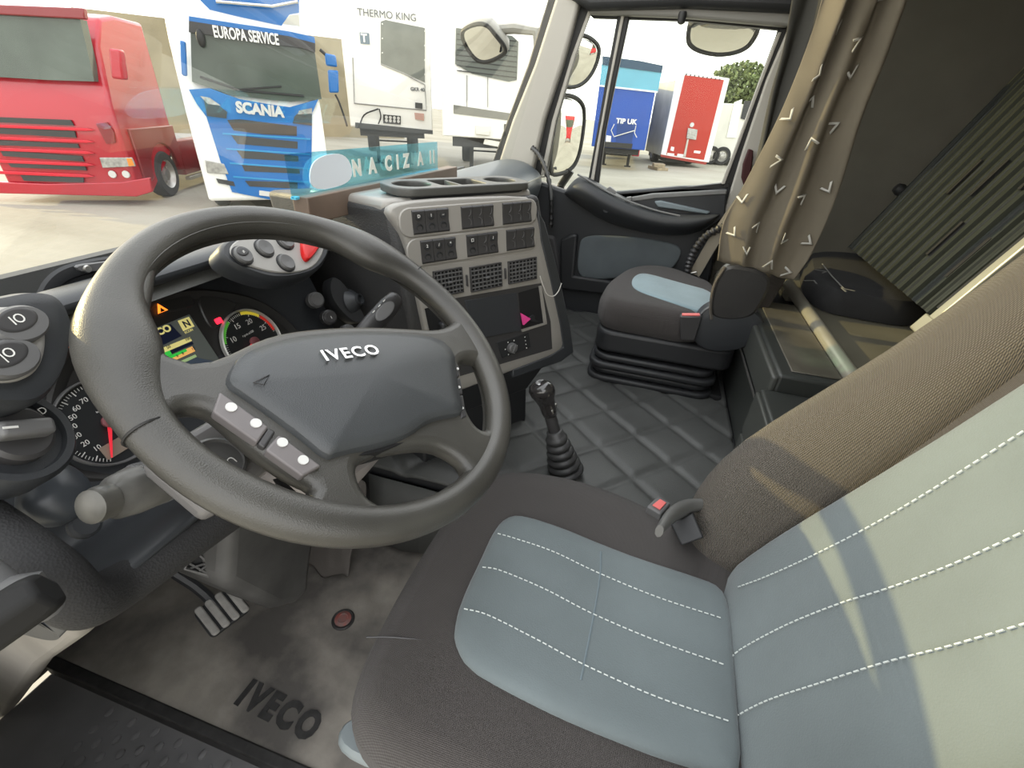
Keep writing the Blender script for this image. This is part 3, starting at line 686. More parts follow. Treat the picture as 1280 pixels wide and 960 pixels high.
for o, x, y in ((s4, 572, 461), (s5, 574, 484), (s6, 578, 510)): dot(o, x, y, .0135, .002)
# horn column boss under the cover
m = M(); m.lathe([(.06, -.02), (.055, -.045), (.045, -.07), (.04, -.09)], WC - wv * .01, wf.n, 32); m.make('hub_boss', DARK, sw)

# ================================================================== STEERING COLUMN
col = thing('steering_column', 'grey steering column shroud with stalks and ignition lock', 'steering column', (-.58, .25, .2))
m = M(); ax = -wf.n
q = WC + ax * .115 - wv * .02
cfr = Fr(q, wu, wv, wf.n)
m.puff([(-.10, -.10), (.085, -.09), (.085, .035), (-.10, .035)], Fr(q, wu, wv), [(0, -.09), (0, .0), (.006, .012), (.02, .016)], 60, 2); m.make('column_shroud', mat('column mauve grey', (.26, .24, .235), .5), col)
# stand of the column
m = M(); fcs = FY(.235); m.prism(fcs.pl([(288, 640), (400, 650), (392, 700), (388, 742), (372, 757), (345, 764), (318, 752), (281, 735), (284, 700)]), fcs, -.13, 0)
m.make('column_stand', DUSTY, col, bevel=.022, bseg=4)
# ignition barrel seen through the wheel
fi = wf.sh(0, 0, -.062); a, b = fi.px(270, 580)
ib = M(); ib.box(a - .04, a + .055, b - .035, b + .045, -.03, .0, fi); ig = ib.make('ignition_housing', mat('ignition grey', (.16, .155, .155), .35), col, bevel=.01, bseg=3)
m = M(); m.lathe([(.027, -.02), (.027, .006), (.024, .008), (.023, .004), (0, .004)], fi.w(a, b), wf.n, 32); m.make('ignition_ring', mat('ignition ring', (.10, .10, .10), .3), ig)
m = M(); m.text('Ω', fi.sh(0, 0, .0045), .012, a - .008, b + .008, .0005); m.text('a', fi.sh(0, 0, .0045), .012, a + .001, b, .0005); m.text('∩', fi.sh(0, 0, .0045), .012, a + .01, b - .008, .0005); m.make('ignition_symbols', MARK, ig, smooth=False)
m = M()
for k in range(4): 
    aa = a + .032 + .004 * k; m.tube(crom([fi.w(aa, b + .035, -.004), fi.w(aa + .006, b + .012, .004 + .003 * (k % 2)), fi.w(aa + .001, b - .01, .0), fi.w(aa + .006, b - .03, -.01)], 14), .0035, 6)
m.make('crumpled_foil', mat('crumpled black foil', (.05, .048, .05), .22, spec=.8), ig)
m = M(); f2 = wf.sh(0, 0, -.055); m.prism(f2.pl([(341, 600), (350, 598), (372, 618), (345, 606)]), f2, 0, .002); m.make('shroud_slot', BLACK, col, smooth=False)
# left stalk
def P3(x, y, Y): f = FY(Y); return f.w(*f.px(x, y))
m = M(); A = P3(113, 634, .10); B = P3(175, 612, .11); Cc = P3(240, 590, .13); D = P3(300, 560, .16)
dr = (D - A).normalized()
pth = [A + dr * s for s in (.0, .006, .014, .02, .026, .05, .08, .12, .2, .27)]
m.tube(pth, [.0145, .0165, .0165, .0155, .021, .0245, .0255, .024, .019, .017], 24, flat=.82)
st = m.make('stalk', mat('worn stalk grey', (.12, .118, .11), .35, var=.35, vscale=25), col, ang=50)
m = M(); m.tube([A - dr * .002, A + dr * .0, A + dr * .018, A + dr * .02], [.012, .0155, .0165, .015], 24, flat=.9); m.make('stalk_button', mat('worn silver button', (.12, .117, .105), .4, metal=.3, var=.15, vscale=40), st)
m = M(); sd_ = dr.cross(V((0, 0, 1))).normalized(); upv = sd_.cross(dr)
for s in (.056, .1):
    for j in range(9):
        x = (j - 4) * .0032; c = A + dr * (s + .004) + upv * .0245; ln = .014 * math.sqrt(max(.1, 1 - (j - 4) ** 2 / 20)); m.tube([c + dr * x + sd_ * -ln * .8 - upv * .003, c + dr * x, c + dr * x + sd_ * ln * .8 - upv * .003], .0012, 5)
m.make('thumb_grip', SWG, st)
m = M(); m.tube([A + dr * s for s in (.083, .087)], .0262, 24, flat=.82); m.make('stalk_ring', SWG, st)
# right stalk
m = M(); A = P3(495, 374, .07); B = P3(448, 424, .10); dr = (B - A).normalized()
m.tube([A + dr * s for s in (-.006, .0, .02, .06, .085, .09, .15, .22)], [.010, .0165, .0195, .019, .0175, .0145, .013, .012], 24, flat=.7); st2 = m.make('stalk', SW, col, ang=50)
m = M(); m.tube([A + dr * s for s in (.088, .092)], .0178, 24, flat=.72); m.make('stalk_ring', STEEL, st2)
vw = (CAMW - A).normalized(); sd_ = dr.cross(vw).normalized(); n_ = sd_.cross(dr).normalized(); n_ = n_ if n_.dot(vw) > 0 else -n_
ff = Fr(A + dr * .034 + n_ * .0145, dr, sd_, n_)
m = M(); m.puff(ellipse(0, 0, .021, .010), ff, [(0, -.002), (0, .003), (.002, .0035)], 32, 0); m.make('stalk_rocker', SWG, st2)
m = M()
for s, tt in ((-.012, 0), (0, 0), (.014, .0)): m.box(s - .003, s + .002, .0115, .0128, .001, .0016, ff)
m.make('stalk_symbols', MARK, st2, smooth=False)

# ================================================================== CENTRE CONSOLE
c35 = math.radians(35); c8 = math.radians(8)
cu_ = V((math.cos(c35), -math.sin(c35), 0)); nh = V((-math.sin(c35), -math.cos(c35), 0)); cn = nh * math.cos(c8) + V((0, 0, math.sin(c8))); cv = cn.cross(cu_)
cf = Fr((.017, -.056, .912), cu_, cv, cn)
con = thing('centre_console', 'silver grey centre console with rocker switches and air vents', 'console', (-.05, .1, .3))
# body: dark outer shell wrapping the panel
bl, tl_, tr, br = (-.325, -.60), (-.325, .035), (.045, .035), (.135, -.60)
m = M(); back = V((.10, .36, 0))
front = [cf.w(-.30, -.345, -.012), cf.w(-.325, .02, -.012), cf.w(.045, .02, -.012), cf.w(.125, -.375, -.012)]
bk = [p + back for p in front]; bk[1].z -= .02; bk[2].z -= .02
m.hexa(front + bk); m.make('console_body', DASHG, con, bevel=.012, bseg=3)
m = M(); lowf = [cf.w(-.29, -.345, -.03), cf.w(.12, -.375, -.03), cf.w(.06, -.50, -.09), cf.w(-.28, -.50, -.09)]
m.hexa([V((p.x, p.y, p.z)) for p in lowf] + [p + V((.1, .3, 0)) for p in lowf]); 
l2 = [cf.w(-.28, -.49, -.09), cf.w(.06, -.49, -.09), cf.w(.06, -.66, -.10), cf.w(-.28, -.66, -.10)]
m.hexa(l2 + [p + V((.1, .3, 0)) for p in l2]); m.make('lower_console', DARK, con, bevel=.006)
# silver panel with rounded outline: px outline on the console plane
m = M(); out = [(483, 262), (500, 252), (560, 247), (655, 244), (668, 252), (676, 285), (690, 350), (702, 405), (706, 434), (690, 445), (640, 464), (560, 495), (545, 480), (532, 420), (518, 352), (506, 300), (490, 275)]
m.puff(cf.pl(out), cf, [(0, -.02), (0, -.004), (.003, .0), (.006, .0015)], 140, 1); pan = m.make('console_panel', TRIM, con, ang=60)
# top ledge, silver
m = M(); top = [cf.w(-.328, .03, -.02), cf.w(.03, .034, -.02), cf.w(.04, .025, -.05) + V((.06, .2, 0)), cf.w(-.33, .025, -.05) + V((.06, .2, 0))]
m.hexa([p - V((0, 0, .03)) for p in top] + top); m.make('console_top', TRIM, con, bevel=.012, bseg=3)
# dark band around the right side
m = M(); q = cf.pl([(671, 262), (680, 278), (697, 340), (712, 410), (716, 440), (700, 452), (640, 472), (640, 462), (688, 444), (703, 434), (699, 405), (687, 350), (675, 300)]); m.prism(q, cf, -.06, .004); m.make('console_surround', DASH, con, bevel=.003)
# switch banks
def bank(row, xs, y0, y1, kinds, gi):
    """three rocker switches side by side; xs = pixel x at the top edge"""
    for j in range(3):
        f = cf.sh(0, 0, .003); (xa, ya), (xb, yb) = row
        a0 = gi + j * .0262; m = M(); w_ = .0254; h = y1 - y0
        pr = [(0, 0), (0, .004), (.003, .0065), (h * .5, .0038), (h - .003, .0065), (h, .004), (h, 0)]
        m.rings([[f.w(a0 + x, y0 + t, c) for t, c in pr] for x in (0, w_)], closed=False); m.poly([f.w(a0, y0 + t, c) for t, c in pr]); m.poly([f.w(a0 + w_, y0 + t, c) for t, c in pr][::-1])
        r = m.make('rocker_switch', SW, con, bevel=.0008, smooth=True)
        k = kinds[j]
        m = M()
        for t in (.28, .74):
            if k: m.lathe([(.0075, 0), (.0072, .0015), (.0055, .0018), (.005, .0008), (0, .0006)], f.w(a0 + w_ / 2, y0 + h * t, .0042), cf.n, 20)
            else: m.tube([f.w(a0 + w_ / 2 + .0085 * math.cos(p), y0 + h * t + .0085 * math.sin(p), .0056) for p in [math.radians(-70 + 14 * z) for z in range(12)]], .0005, 5)
        m.make('switch_dish', SWG if not k else DARK, r)
        if k: m = M(); m.text(k, f.sh(0, 0, .0062), .008, a0 + w_ / 2, y0 + h * .74, .0003, bold=.0001); m.make('switch_symbol', MARK, r, smooth=False)
def colx(p, c=.006): return cf.sh(0, 0, c).px(*p)
aL, bT = colx((515, 263)); aR, bB = colx((665, 280))
R1t, R1b = colx((515, 263))[1], colx((524, 293))[1]; R2t, R2b = colx((524.5, 301))[1], colx((529, 330))[1]
g = [colx((514, 263))[0], colx((576, 260))[0], colx((628, 257))[0]]
m = M()
for (yt, yb, a0) in ((R1t, R1b, g[0] - .012), (R2t, R2b, g[0] - .004)):
    m.puff(rrect(a0 - .014, yb - .005, .020, yt + .005, .021, 5), cf.sh(0, 0, .0), [(0, 0), (0, .0035), (.002, .005)], 80, 0)
m.make('switch_bezel', TRIM, con)
for gi, k1 in zip(g, (('D', 'l', '–'), (0, 0, 0), (0, 0, 0))): bank((R1t, R1b) and ((0, 0), (0, 0)), 0, R1b, R1t, k1, gi)
g2 = [colx((525, 301))[0], colx((583, 298))[0], colx((633, 295))[0]]
for gi, k1 in zip(g2, (('2', '/', '*'), ('□', 0, '/'), (0, 0, 0))): bank(((0, 0), (0, 0)), 0, R2b, R2t, k1, gi)
# air vents
def vent(px, knob=True):
    q = cf.pl(px, .003); a0, a1 = (q[0][0] + q[3][0]) / 2, (q[1][0] + q[2][0]) / 2; b1, b0 = (q[0][1] + q[1][1]) / 2, (q[2][1] + q[3][1]) / 2
    f = cf.sh(0, 0, .003); m = M()
    m.box(a0, a1, b0, b0 + .003, 0, .006, f); m.box(a0, a1, b1 - .003, b1, 0, .006, f); m.box(a0, a0 + .003, b0, b1, 0, .006, f); m.box(a1 - .003, a1, b0, b1, 0, .006, f)
    vt = m.make('air_vent', SW, con, bevel=.001)
    m = M(); m.box(a0 + .002, a1 - .002, b0 + .002, b1 - .002, 0, .0006, f); m.make('vent_void', BLACK, vt)
    m = M()
    for k in range(5): y = lerp(b0, b1, (k + 1) / 6); m.box(a0 + .002, a1 - .002, y - .001, y + .0012, .001, .006, f)
    m.make('vent_slat', SWG, vt, smooth=False); m = M()
    for k in range(7): x = lerp(a0, a1, (k + 1) / 8); m.box(x - .0008, x + .0008, b0 + .002, b1 - .002, .001, .0052, f)
    m.make('vent_vane', SWG, vt, smooth=False)
    m = M(); x, y = (a0 + a1) / 2, (b0 + b1) / 2; m.box(x - .005, x + .005, y - .002, y + .002, .005, .010, f); m.make('vent_tab', SWG, vt, bevel=.001)
    m = M(); m.box(a0 - .010, a0 - .006, (b0 + b1) / 2 - .012, (b0 + b1) / 2 + .012, 0, .004, f); m.make('vent_thumbwheel', SW, vt, bevel=.001)
vent([(538, 338), (575, 335), (580, 366), (545, 370)]); vent([(584, 334), (624, 328), (628, 358), (590, 364)]); vent([(632, 327), (668, 321), (671, 349), (637, 354)])
m = M(); m.prism(cf.pl([(533, 334), (674, 314), (682, 352), (540, 380)], .0015), cf, .001, .0025); m.make('vent_surround', TRIM, con, bevel=.001)
# dark storage panel, pocket
f = cf.sh(0, 0, .002)
m = M(); m.prism(f.pl([(560, 374), (676, 354), (688, 402), (690, 436), (575, 470), (568, 420)]), f, 0, .001); m.make('lower_face', SW, con)
m = M(); m.prism(f.pl([(581, 376), (646, 366), (652, 413), (596, 424)], .003), f, .0, .003); m.make('blank_cover', mat('blank cover', (.035, .038, .043), .42), con, bevel=.001)
m = M(); q = f.pl([(648, 366), (676, 358), (682, 404), (652, 413)], .0015)
m.prism(q, f, .001, .0015); qi = [(lerp(x, sum(p[0] for p in q) / 4, .06), lerp(y, sum(p[1] for p in q) / 4, .06)) for x, y in q]
m.make('storage_pocket', BLACK, con, smooth=False)
m = M(); m.prism(f.pl([(674, 358), (677, 357), (684, 404), (680, 405)], .004), f, 0, .004); m.prism(f.pl([(652, 412), (683, 403), (684, 405), (653, 415)], .004), f, 0, .004); m.make('pocket_edge', TRIM, con, smooth=False)
# left dark socket of the panel
m = M(); m.prism(f.pl([(531, 386), (560, 378), (575, 425), (540, 428)], .001), f, 0, .001); m.make('socket_recess', BLACK, con, smooth=False)
m = M(); a, b = f.px(556, 412); m.box(a - .018, a + .018, b - .018, b + .022, .001, .022, f); m.make('lever_switch', DARK, con, bevel=.006, bseg=3)
# heater control
m = M(); q = f.pl([(621, 428), (661, 416), (664, 434), (628, 448)], .003); m.prism(q, f, 0, .003); ht = m.make('heater_control', DARK, con, bevel=.001)
a, b = f.px(638, 434); m = M(); m.lathe([(.0125, .003), (.0125, .012), (.010, .014), (0, .014)], f.w(a, b), cf.n, 28); kb = m.make('heater_knob', SWG, ht)
m = M(); k = f.rot(math.radians(60)); m.box(-.010, .010, -.0022, .0022, .014, .018, Fr(f.w(a, b), k.u, k.v)); m.make('knob_grip', SWG, kb, bevel=.001)
m = M()
for ang in range(0, 360, 60): m.box(a + .018 * math.cos(math.radians(ang)) - .0013, a + .018 * math.cos(math.radians(ang)) + .0013, b + .018 * math.sin(math.radians(ang)) - .0013, b + .018 * math.sin(math.radians(ang)) + .0013, .003, .0035, f)
for k in range(4): x, y = f.px(655 + k * .7, 421 + 4.5 * k); m.box(x - .0013, x + .0013, y - .001, y + .001, .003, .0035, f)
m.make('control_symbols', MARK, ht, smooth=False)
m = M(); f3 = Fr(l2[0], cu_, V((0, 0, 1)), nh); a, b = f3.px(607, 504); m.lathe([(.014, 0), (.014, .006), (.012, .006), (.012, .001), (0, .001)], f3.w(a, b), nh, 28); m.make('cigarette_lighter', SWG, con)
# cup holder tray
m = M(); fz = FZ(.945)
trp = [(486, 247), (490, 242), (540, 239), (600, 235), (640, 236), (652, 243), (650, 250), (600, 252), (540, 256), (496, 259)]
# tray shape in world coordinates: a shallow wedge on the console top
to = cf.w(-.30, .03, -.012); tu = cu_; tv = V((math.sin(c35), math.cos(c35), 0)); tf = Fr(to, tu, tv, (0, 0, 1))
outer = rrect(0, .0, .33, .115, .04, 6)
holes = [ellipse(.055, .058, .038, .038, 32), rrect(.105, .02, .215, .095, .012), ellipse(.272, .058, .036, .036, 32)]
m = M(); m.holed(outer, holes, tf.sh(0, 0, .009), .015, .003); ty = m.make('cup_holder_tray', mat('tray grey', (.075, .075, .07), .42, bump=.1), con, ang=40)
m = M(); m.prism(rrect(.01, .01, .32, .105, .03, 5), tf, -.006, .003); m.make('tray_floor', DARK, ty)
m = M(); m.box(.15, .156, .022, .093, .003, .014, tf); m.make('tray_divider', DASHT, ty)
# small slot behind tray
m = M(); f0 = FZ(.905); 
m.prism(f0.pl([(461, 264), (497, 254), (505, 257), (468, 267)]), f0, -.005, .0); m.make('card_slot', SW, con)
# pink object lying in the pocket
m = M(); f6 = cf.sh(0, 0, .008); m.prism(f6.pl([(650, 391), (662, 398), (653, 406)]), f6, 0, .006)
tag(m.make('pink_clip', PINK, bevel=.001), 'bright pink plastic clip in the console pocket', 'clip')
m = M(); f6 = cf.sh(0, 0, .008); m.puff(f6.pl([(660, 399), (664, 393), (668, 394), (667, 399), (674, 402), (664, 402)]), f6, [(0, 0), (.0005, .004)], 24, 1)
tag(m.make('lighter', DARK), 'small black lighter beside the pink clip in the pocket', 'lighter')
# thin wire hanging by the console
m = M(); fw = cf.sh(0, 0, .012); pts = [(675, 345), (679, 357), (684, 368), (692, 370), (698, 364), (702, 354)]
m.tube(crom([fw.w(*fw.px(*p)) for p in pts], 24), .0012, 6)
tag(m.make('cable', mat('pale cable', (.6, .58, .54), .5)), 'thin pale cable hooked on the right side of the centre console', 'cable')

# ================================================================== PASSENGER DASH POD
pod = dash
R = []
for x, s_ in ((.30, .0), (.33, .8), (.40, 1), (.6, 1), (.8, 1), (.96, 1), (1.0, .9)):
    R.append([V((x, .40, .80)), V((x, .37, .88 + .012 * s_)), V((x, .30, .895 + .022 * s_)), V((x, .21, .90 + .012 * s_)), V((x, .15, .875 + .0 * s_)), V((x, .135, .85)), V((x, .14, .80)), V((x, .2, .66)), V((x, .32, .6))])
m = M(); m.rings(R, closed=False, cap0=True, cap1=True); m.make('pod_shell', mat('satin pod', (.10, .115, .125), .36), pod, sub=2, ang=70)
m = M(); R = []
for x in (.12, .2, .28, .34):
    R.append([V((x, .40, .84)), V((x, .33, .885)), V((x, .25, .89)), V((x, .17, .87)), V((x, .15, .84)), V((x, .2, .66))])
m.rings(R, closed=False, cap0=True, cap1=True); m.make('pod_side', DASH, pod, sub=2, ang=70)
m = M(); m.tube(crom([V((x, .137, .862)) for x in (.36, .6, .8, .98)], 12), .003, 6); m.make('pod_strip', STEEL, pod)
m = M(); R = [[V((x, .40, .66)), V((x, .16, .80)), V((x, .15, .74)), V((x, .2, .55)), V((x, .4, .5))] for x in (.14, .4, .7, 1.0)]
m.rings(R, closed=False, cap0=True, cap1=True); m.make('glovebox', DARK, pod, bevel=.02)
# lower bulkhead under the dash
m = M(); m.box(-.98, 1.03, .50, .52, .44, .86); m.box(-.98, 1.03, .50, .78, .42, .44); m.box(-.98, 1.03, .76, .78, -.03, .44); tag(m.make('wall_front', DARK), 'dark bulkhead under the dashboard', kind='structure')
# plank and acrylic sign
m = M(); A = FZ(.92); p0 = V((-.30, .345, .89)); 
fsg = FY(.262); qa, qb = fsg.px(380, 266), fsg.px(567, 220); pA = fsg.w(*qa); pB = fsg.w(*qb); print('SIGN', pA, pB); d = (pB - pA).normalized(); bf = Fr(pA, d, V((0, 0, 1)))
L = (pB - pA).length
bd = thing('light_sign', 'blue translucent plate with white lettering behind a brown board on the dash', 'sign', pA)
m.box(0, L, -.02, .026, -.02, .012, bf); m.make('brown_board', WOODB, bd, bevel=.002)
m = M(); m.box(-.01, L * .86, .024, .092, -.012, -.007, bf); m.make('acrylic_plate', ACRYL, bd, smooth=False)
m = M(); m.box(-.01, L * .86, .022, .026, -.014, -.004, bf); m.make('plate_edge', mat('cyan edge', (.1, .5, .7), .4), bd, smooth=False)
m = M()
for t, x in (('N', .22), ('A', .29), ('C', .37), ('I', .42), ('Z', .47), ('A', .56), ('I', .63), ('I', .655)):
    x *= L / .8; m = M(); m.text(t, bf.sh(0, 0, -.006), .040, x, .056, .001, bold=.0022); m.make('sign_letter', mat('frosted letters', (.8, .8, .72), .7), bd, smooth=False)
m = M(); m.puff([(.03, .03), (.14, .03), (.17, .05), (.15, .085), (.09, .088), (.04, .075)], bf.sh(0, 0, -.006), [(0, 0), (.0, .002)], 30, 2); m.make('white_emblem', mat('frosted white', (.75, .8, .85), .6), bd)
# ================================================================== QUILTED TUNNEL MAT
def groove(d, p, off): x = ((d - off) / p + .5) % 1 - .5; return abs(x) * p
m = M(); nx, ny = 150, 104; R = []
for j in range(ny + 1):
    row = []
    for i in range(nx + 1):
        x = lerp(-.25, .99, i / nx); y = lerp(-.672, .255, j / ny)
        g1 = groove((x + y) / 1.4142, .14, .078); g2 = groove((x - y) / 1.4142, .128, .486); g = min(g1, g2)
        z = .3005 + .0075 * (1 - math.exp(-(g / .009) ** 2)) + .0012 * math.sin(x * 37 + y * 11) * math.sin(y * 41 - x * 9)
        if x < -.20: z -= (-.20 - x) ** 2 * 9
        row.append(V((x, y, z)))
    R.append(row)
m.rings(R, closed=False)
m.rings([[p for p in (V((-.25, lerp(-.672, .255, j / 20), .255 + .0 * j)) for j in range(21))], [V((-.257 - .006 * math.sin(j * 1.7), lerp(-.672, .255, j / 20), .15)) for j in range(21)], [V((-.262 + .012 * math.sin(j * 1.3), lerp(-.672, .255, j / 20), .02)) for j in range(21)]], closed=False)
tag(m.make('quilted_mat', QUILT, ang=180, solid=.003), 'grey quilted vinyl mat covering the engine tunnel', 'floor mat')
# hump of wrinkled gaiter under the wheel
m = M(); R = []
for j in range(15):
    y = lerp(.25, .48, j / 14); R.append([V((lerp(-.40, -.262, i / 10) + .008 * math.sin(i * 1.7 + j), y, .01 + .23 * (i / 10) ** .7 + .013 * math.sin(i * 1.3 + j * 1.1) + .008 * math.sin(j * 2.3 - i))) for i in range(11)])
m.rings(R, closed=False); tag(m.make('carpet_fold', mat('brown grey folded cloth', (.10, .09, .082), .8, bump=.3), sub=1, ang=180, solid=.004), 'wrinkled brown grey trim cloth beside the pedals under the steering wheel', 'trim cloth')

# ================================================================== GEAR LEVER
g = FX(-.125)
base = g.w(*g.px(708, 592)); gl = thing('gear_lever', 'black gear lever with glossy knob and ribbed rubber bellows', 'gear lever', base)
top = V((-.135, base.y + .03, 0)); kz = g.px(680, 492)
K = g.w(*kz); ax = (K - base); ln = ax.length; axn = ax.normalized()
prof = []
n = 6; Lb = ln * .50
for k in range(n):
    r = lerp(.046, .027, k / (n - 1)); h = Lb * k / n; prof += [(r * .86, h), (r, h + Lb / n * .35), (r, h + Lb / n * .65), (r * .84, h + Lb / n * .95)]
prof += [(.021, Lb), (.020, Lb + .012), (.017, Lb + .014)]
m = M(); m.lathe(prof, base, axn, 36); m.make('bellows', BOOT, gl, ang=60)
m = M(); m.lathe([(.0145, Lb), (.0145, ln - .045)], base, axn, 24); m.make('shaft', SW, gl)
m = M(); sd1 = V((1, 0, 0)); R = []
for h, rx, off in ((-.06, .015, 0), (-.05, .0165, 0), (-.03, .0175, .0), (-.012, .021, -.003), (.002, .026, -.006), (.016, .0275, -.008), (.026, .024, -.009), (.033, .015, -.009), (.0345, .006, -.009)):
    c = K + axn * h + V((off, 0, 0)); yv = V((.1, 1, 0)).normalized(); xv = V((1, -.1, 0)).normalized(); xv = (xv - axn * xv.dot(axn)).normalized(); yv = axn.cross(xv)
    R.append([c + xv * rx * 1.0 * math.cos(p) + yv * rx * 1.12 * math.sin(p) for p in [2 * math.pi * q / 28 for q in range(28)]])
m.rings(R, cap0=True, cap1=True); kn = m.make('knob', mat('glossy black', (.03, .028, .028), .12, coat=.6), gl, ang=180)
m = M(); c = K + axn * .0335 + V((-.006, -.002, 0)); kf = Fr(c, V((1, -.2, 0)), V((.2, 1, .0)), (0, 0, 1)); m.puff(ellipse(0, 0, .014, .011), kf, [(0, -.004), (0, .001), (.002, .002)], 28, 0); m.make('knob_badge', mat('silver badge', (.5, .5, .5), .25, metal=.6), kn)
m = M(); m.text('H', kf.sh(0, 0, .0022), .012, 0, 0, .0003, bold=.0003); m.make('shift_pattern', DARK, kn, smooth=False)
m = M(); m.box(-.017, .017, -.003, .003, -.002, .002, Fr(K - axn * .035 + V((0, -.016, 0)), xv, axn, (0, -1, 0))); m.make('range_switch', STEEL, gl, bevel=.001)

# ================================================================== FLOOR ITEMS AT THE DRIVER'S FEET
m = M(); a, b = FZ(0).px(429, 775)
pg = thing('floor_plug', 'round ribbed rubber plug with reddish worn centre in the driver floor', 'floor plug', (a, b, 0))
m.lathe([(.027, 0), (.027, .003), (.024, .005), (.022, .004), (.019, .004)], (a, b, 0), (0, 0, 1), 32, caps=False); m.make('plug_rim', RUBD, pg)
m = M(); m.lathe([(.0195, .0), (.0195, .006), (.012, .0085), (.011, .0075), (0, .0075)], (a, b, 0), (0, 0, 1), 32); m.make('plug_button', mat('worn reddish rubber', (.2, .15, .14), .5, col2=(.35, .1, .08), vscale=60), pg)
# embossed floor lettering
(a0, b0), (a1, b1) = FZ(.001).px(308, 868), FZ(.001).px(390, 910)
ang = math.atan2(b1 - b0, a1 - a0); L = math.hypot(a1 - a0, b1 - b0)
mid = V(((a0 + a1) / 2, (b0 + b1) / 2, 0.0)); tf2 = Fr(mid, (math.cos(ang), math.sin(ang), 0), (-math.sin(ang), math.cos(ang), 0))
m = M(); m.text('IVECO', tf2, .068, 0, 0, .003, bold=.0034, sx=L * .92 / .19, sp=1.28)
tag(m.make('floor_lettering', RUBD, bevel=.0), 'black raised block letters moulded on the dusty driver floor', 'lettering')
# door sill step with studs
m = M(); m.box(-1.02, -.775, -.55, .755, -.06, -.035); stp = m.make('sill_step', mat('dark step plastic', (.17, .168, .17), .55, var=.15, bump=.1), bevel=.006)
tag(stp, 'dark studded plastic door step below the driver floor', 'step')
m = M()
for j in range(26):
    for i in range(7):
        x = -.80 - i * .032 - (.016 if j % 2 else 0); y = .56 - j * .03; R = [[V((x + r * math.cos(p) * 1.3, y + r * math.sin(p), -.035 + h)) for p in [2 * math.pi * q / 10 for q in range(10)]] for r, h in ((.0075, -.001), (.0065, .003), (.003, .0042))]
        m.rings(R, cap1=True)
st_ = m.make('stud', MATS['dark step plastic'], stp); tag(st_, kind='stuff')
m = M(); m.box(-.785, -.762, -.9, .75, -.03, .006); tag(m.make('sill_edge', RUBD, bevel=.004), 'black rubber edge strip along the driver floor', 'edge strip')
# clutch pedal
fp = FZ(.17); a, b = fp.px(278, 763)
pc = V((a, b, .17)); pd = thing('clutch_pedal', 'worn ribbed grey pedal at the driver floor', 'pedal', (a, b, 0))
pu = V((fp.px(303, 748)[0] - fp.px(262, 778)[0], fp.px(303, 748)[1] - fp.px(262, 778)[1], 0)).normalized(); pv = V((0, 0, 1)).cross(pu)
pf = Fr(pc, pu, (pv + V((0, 0, .35))), None)
if pf.n.z < 0: pf = Fr(pc, pu, pf.v, -pf.n)
m = M(); m.prism(rrect(-.04, -.034, .04, .034, .010), pf, -.012, .0); m.make('pedal_plate', DARK, pd, bevel=.002)
m = M()
for k in range(4):
    x = -.030 + k * .020; m.prism(rrect(x - .0075, -.036, x + .0075, .036, .006), pf, 0, .008)
rb = m.make('rubber_pad', mat('worn pedal rubber', (.3, .29, .27), .5, var=.2, vscale=40), pd, bevel=.0035, bseg=3)
m = M(); m.tube(crom([pc + V((0, 0, -.01)), pc + V((.01, .06, .03)), pc + V((.0, .14, .12)), pc + V((0, .18, .3))], 12), .011, 8); m.make('pedal_arm', DARK, pd)
m = M(); fq = FZ(.16); a, b = fq.px(457, 598); qf = Fr((a, b, .16), (1, .2, 0), (0, .5, .86)); m.prism(rrect(-.016, -.04, .016, .035, .01), qf, -.008, .0)
bk_ = thing('brake_pedal', 'small dark pedal hanging behind the steering wheel', 'pedal', (a, b, 0)); m.make('pedal_plate', SWG, bk_, bevel=.004, bseg=3)
m = M(); m.tube([qf.w(0, .03, -.008), qf.w(0, .12, -.004), qf.w(0, .3, .03)], .01, 8); m.make('pedal_arm', DARK, bk_)
# vent grille in the footwell
vf = Fr(FY(.27).w(*FY(.27).px(262, 705)), V((1, -.35, 0)), V((.1, .35, .94)))
m = M(); pts = vf.pl([(234, 712), (238, 700), (252, 690), (272, 689), (277, 700), (281, 727), (262, 722)]); m.prism(pts, vf, -.02, -.012); vg = m.make('footwell_grille', BLACK, bevel=.002); tag(vg, 'small black mesh grille beside the steering column stand', 'grille')
m = M(); m.tube([vf.w(*p, -.008) for p in pts], .003, 6, closed=True)
for A_, B_ in (((240, 712), (277, 700)), ((248, 692), (280, 722)), ((262, 690), (281, 708)), ((236, 704), (268, 723)), ((250, 717), (279, 693))):
    m.tube([vf.w(*vf.px(*A_), -.008), vf.w(*vf.px(*B_), -.008)], .0018, 5)
m.make('grille_mesh', SWG, vg)
# door jamb at the left edge
m = M(); jf = FX(-.99); m.prism([(.07, -.3), (.075, .36), (.14, .40), (.77, .38), (.77, -.3), (.35, -.35)], jf, -.0, .04)
jb = m.make('door_jamb', mat('beige grey jamb', (.30, .28, .25), .6, var=.15, vscale=5), bevel=.02, bseg=3); tag(jb, 'beige grey door jamb below the left end of the dashboard', 'door jamb')
m = M(); P0 = P3(-60, 815, .06); P1 = P3(62, 735, .03)
d = (P1 - P0).normalized(); m.tube([P0 - d * .1, P0, P0 + d * .02, P1 - d * .01, P1], [.020, .020, .021, .020, .017], 6, flat=.8)
hb = m.make('grab_bar', mat('matt black bar', (.015, .015, .015), .6, spec=.2), bevel=.004, bseg=3); tag(hb, 'black angular grab bar at the lower left end of the dashboard', 'grab bar')
m = M(); P0 = P3(8, 738, .09); P1 = P3(34, 732, .07); m.tube([P0 + V((0, .02, .02)), P0, P1, P1 + V((0, .0, -.03))], .012, 12); m.make('grab_bar_mount', SWG, hb)

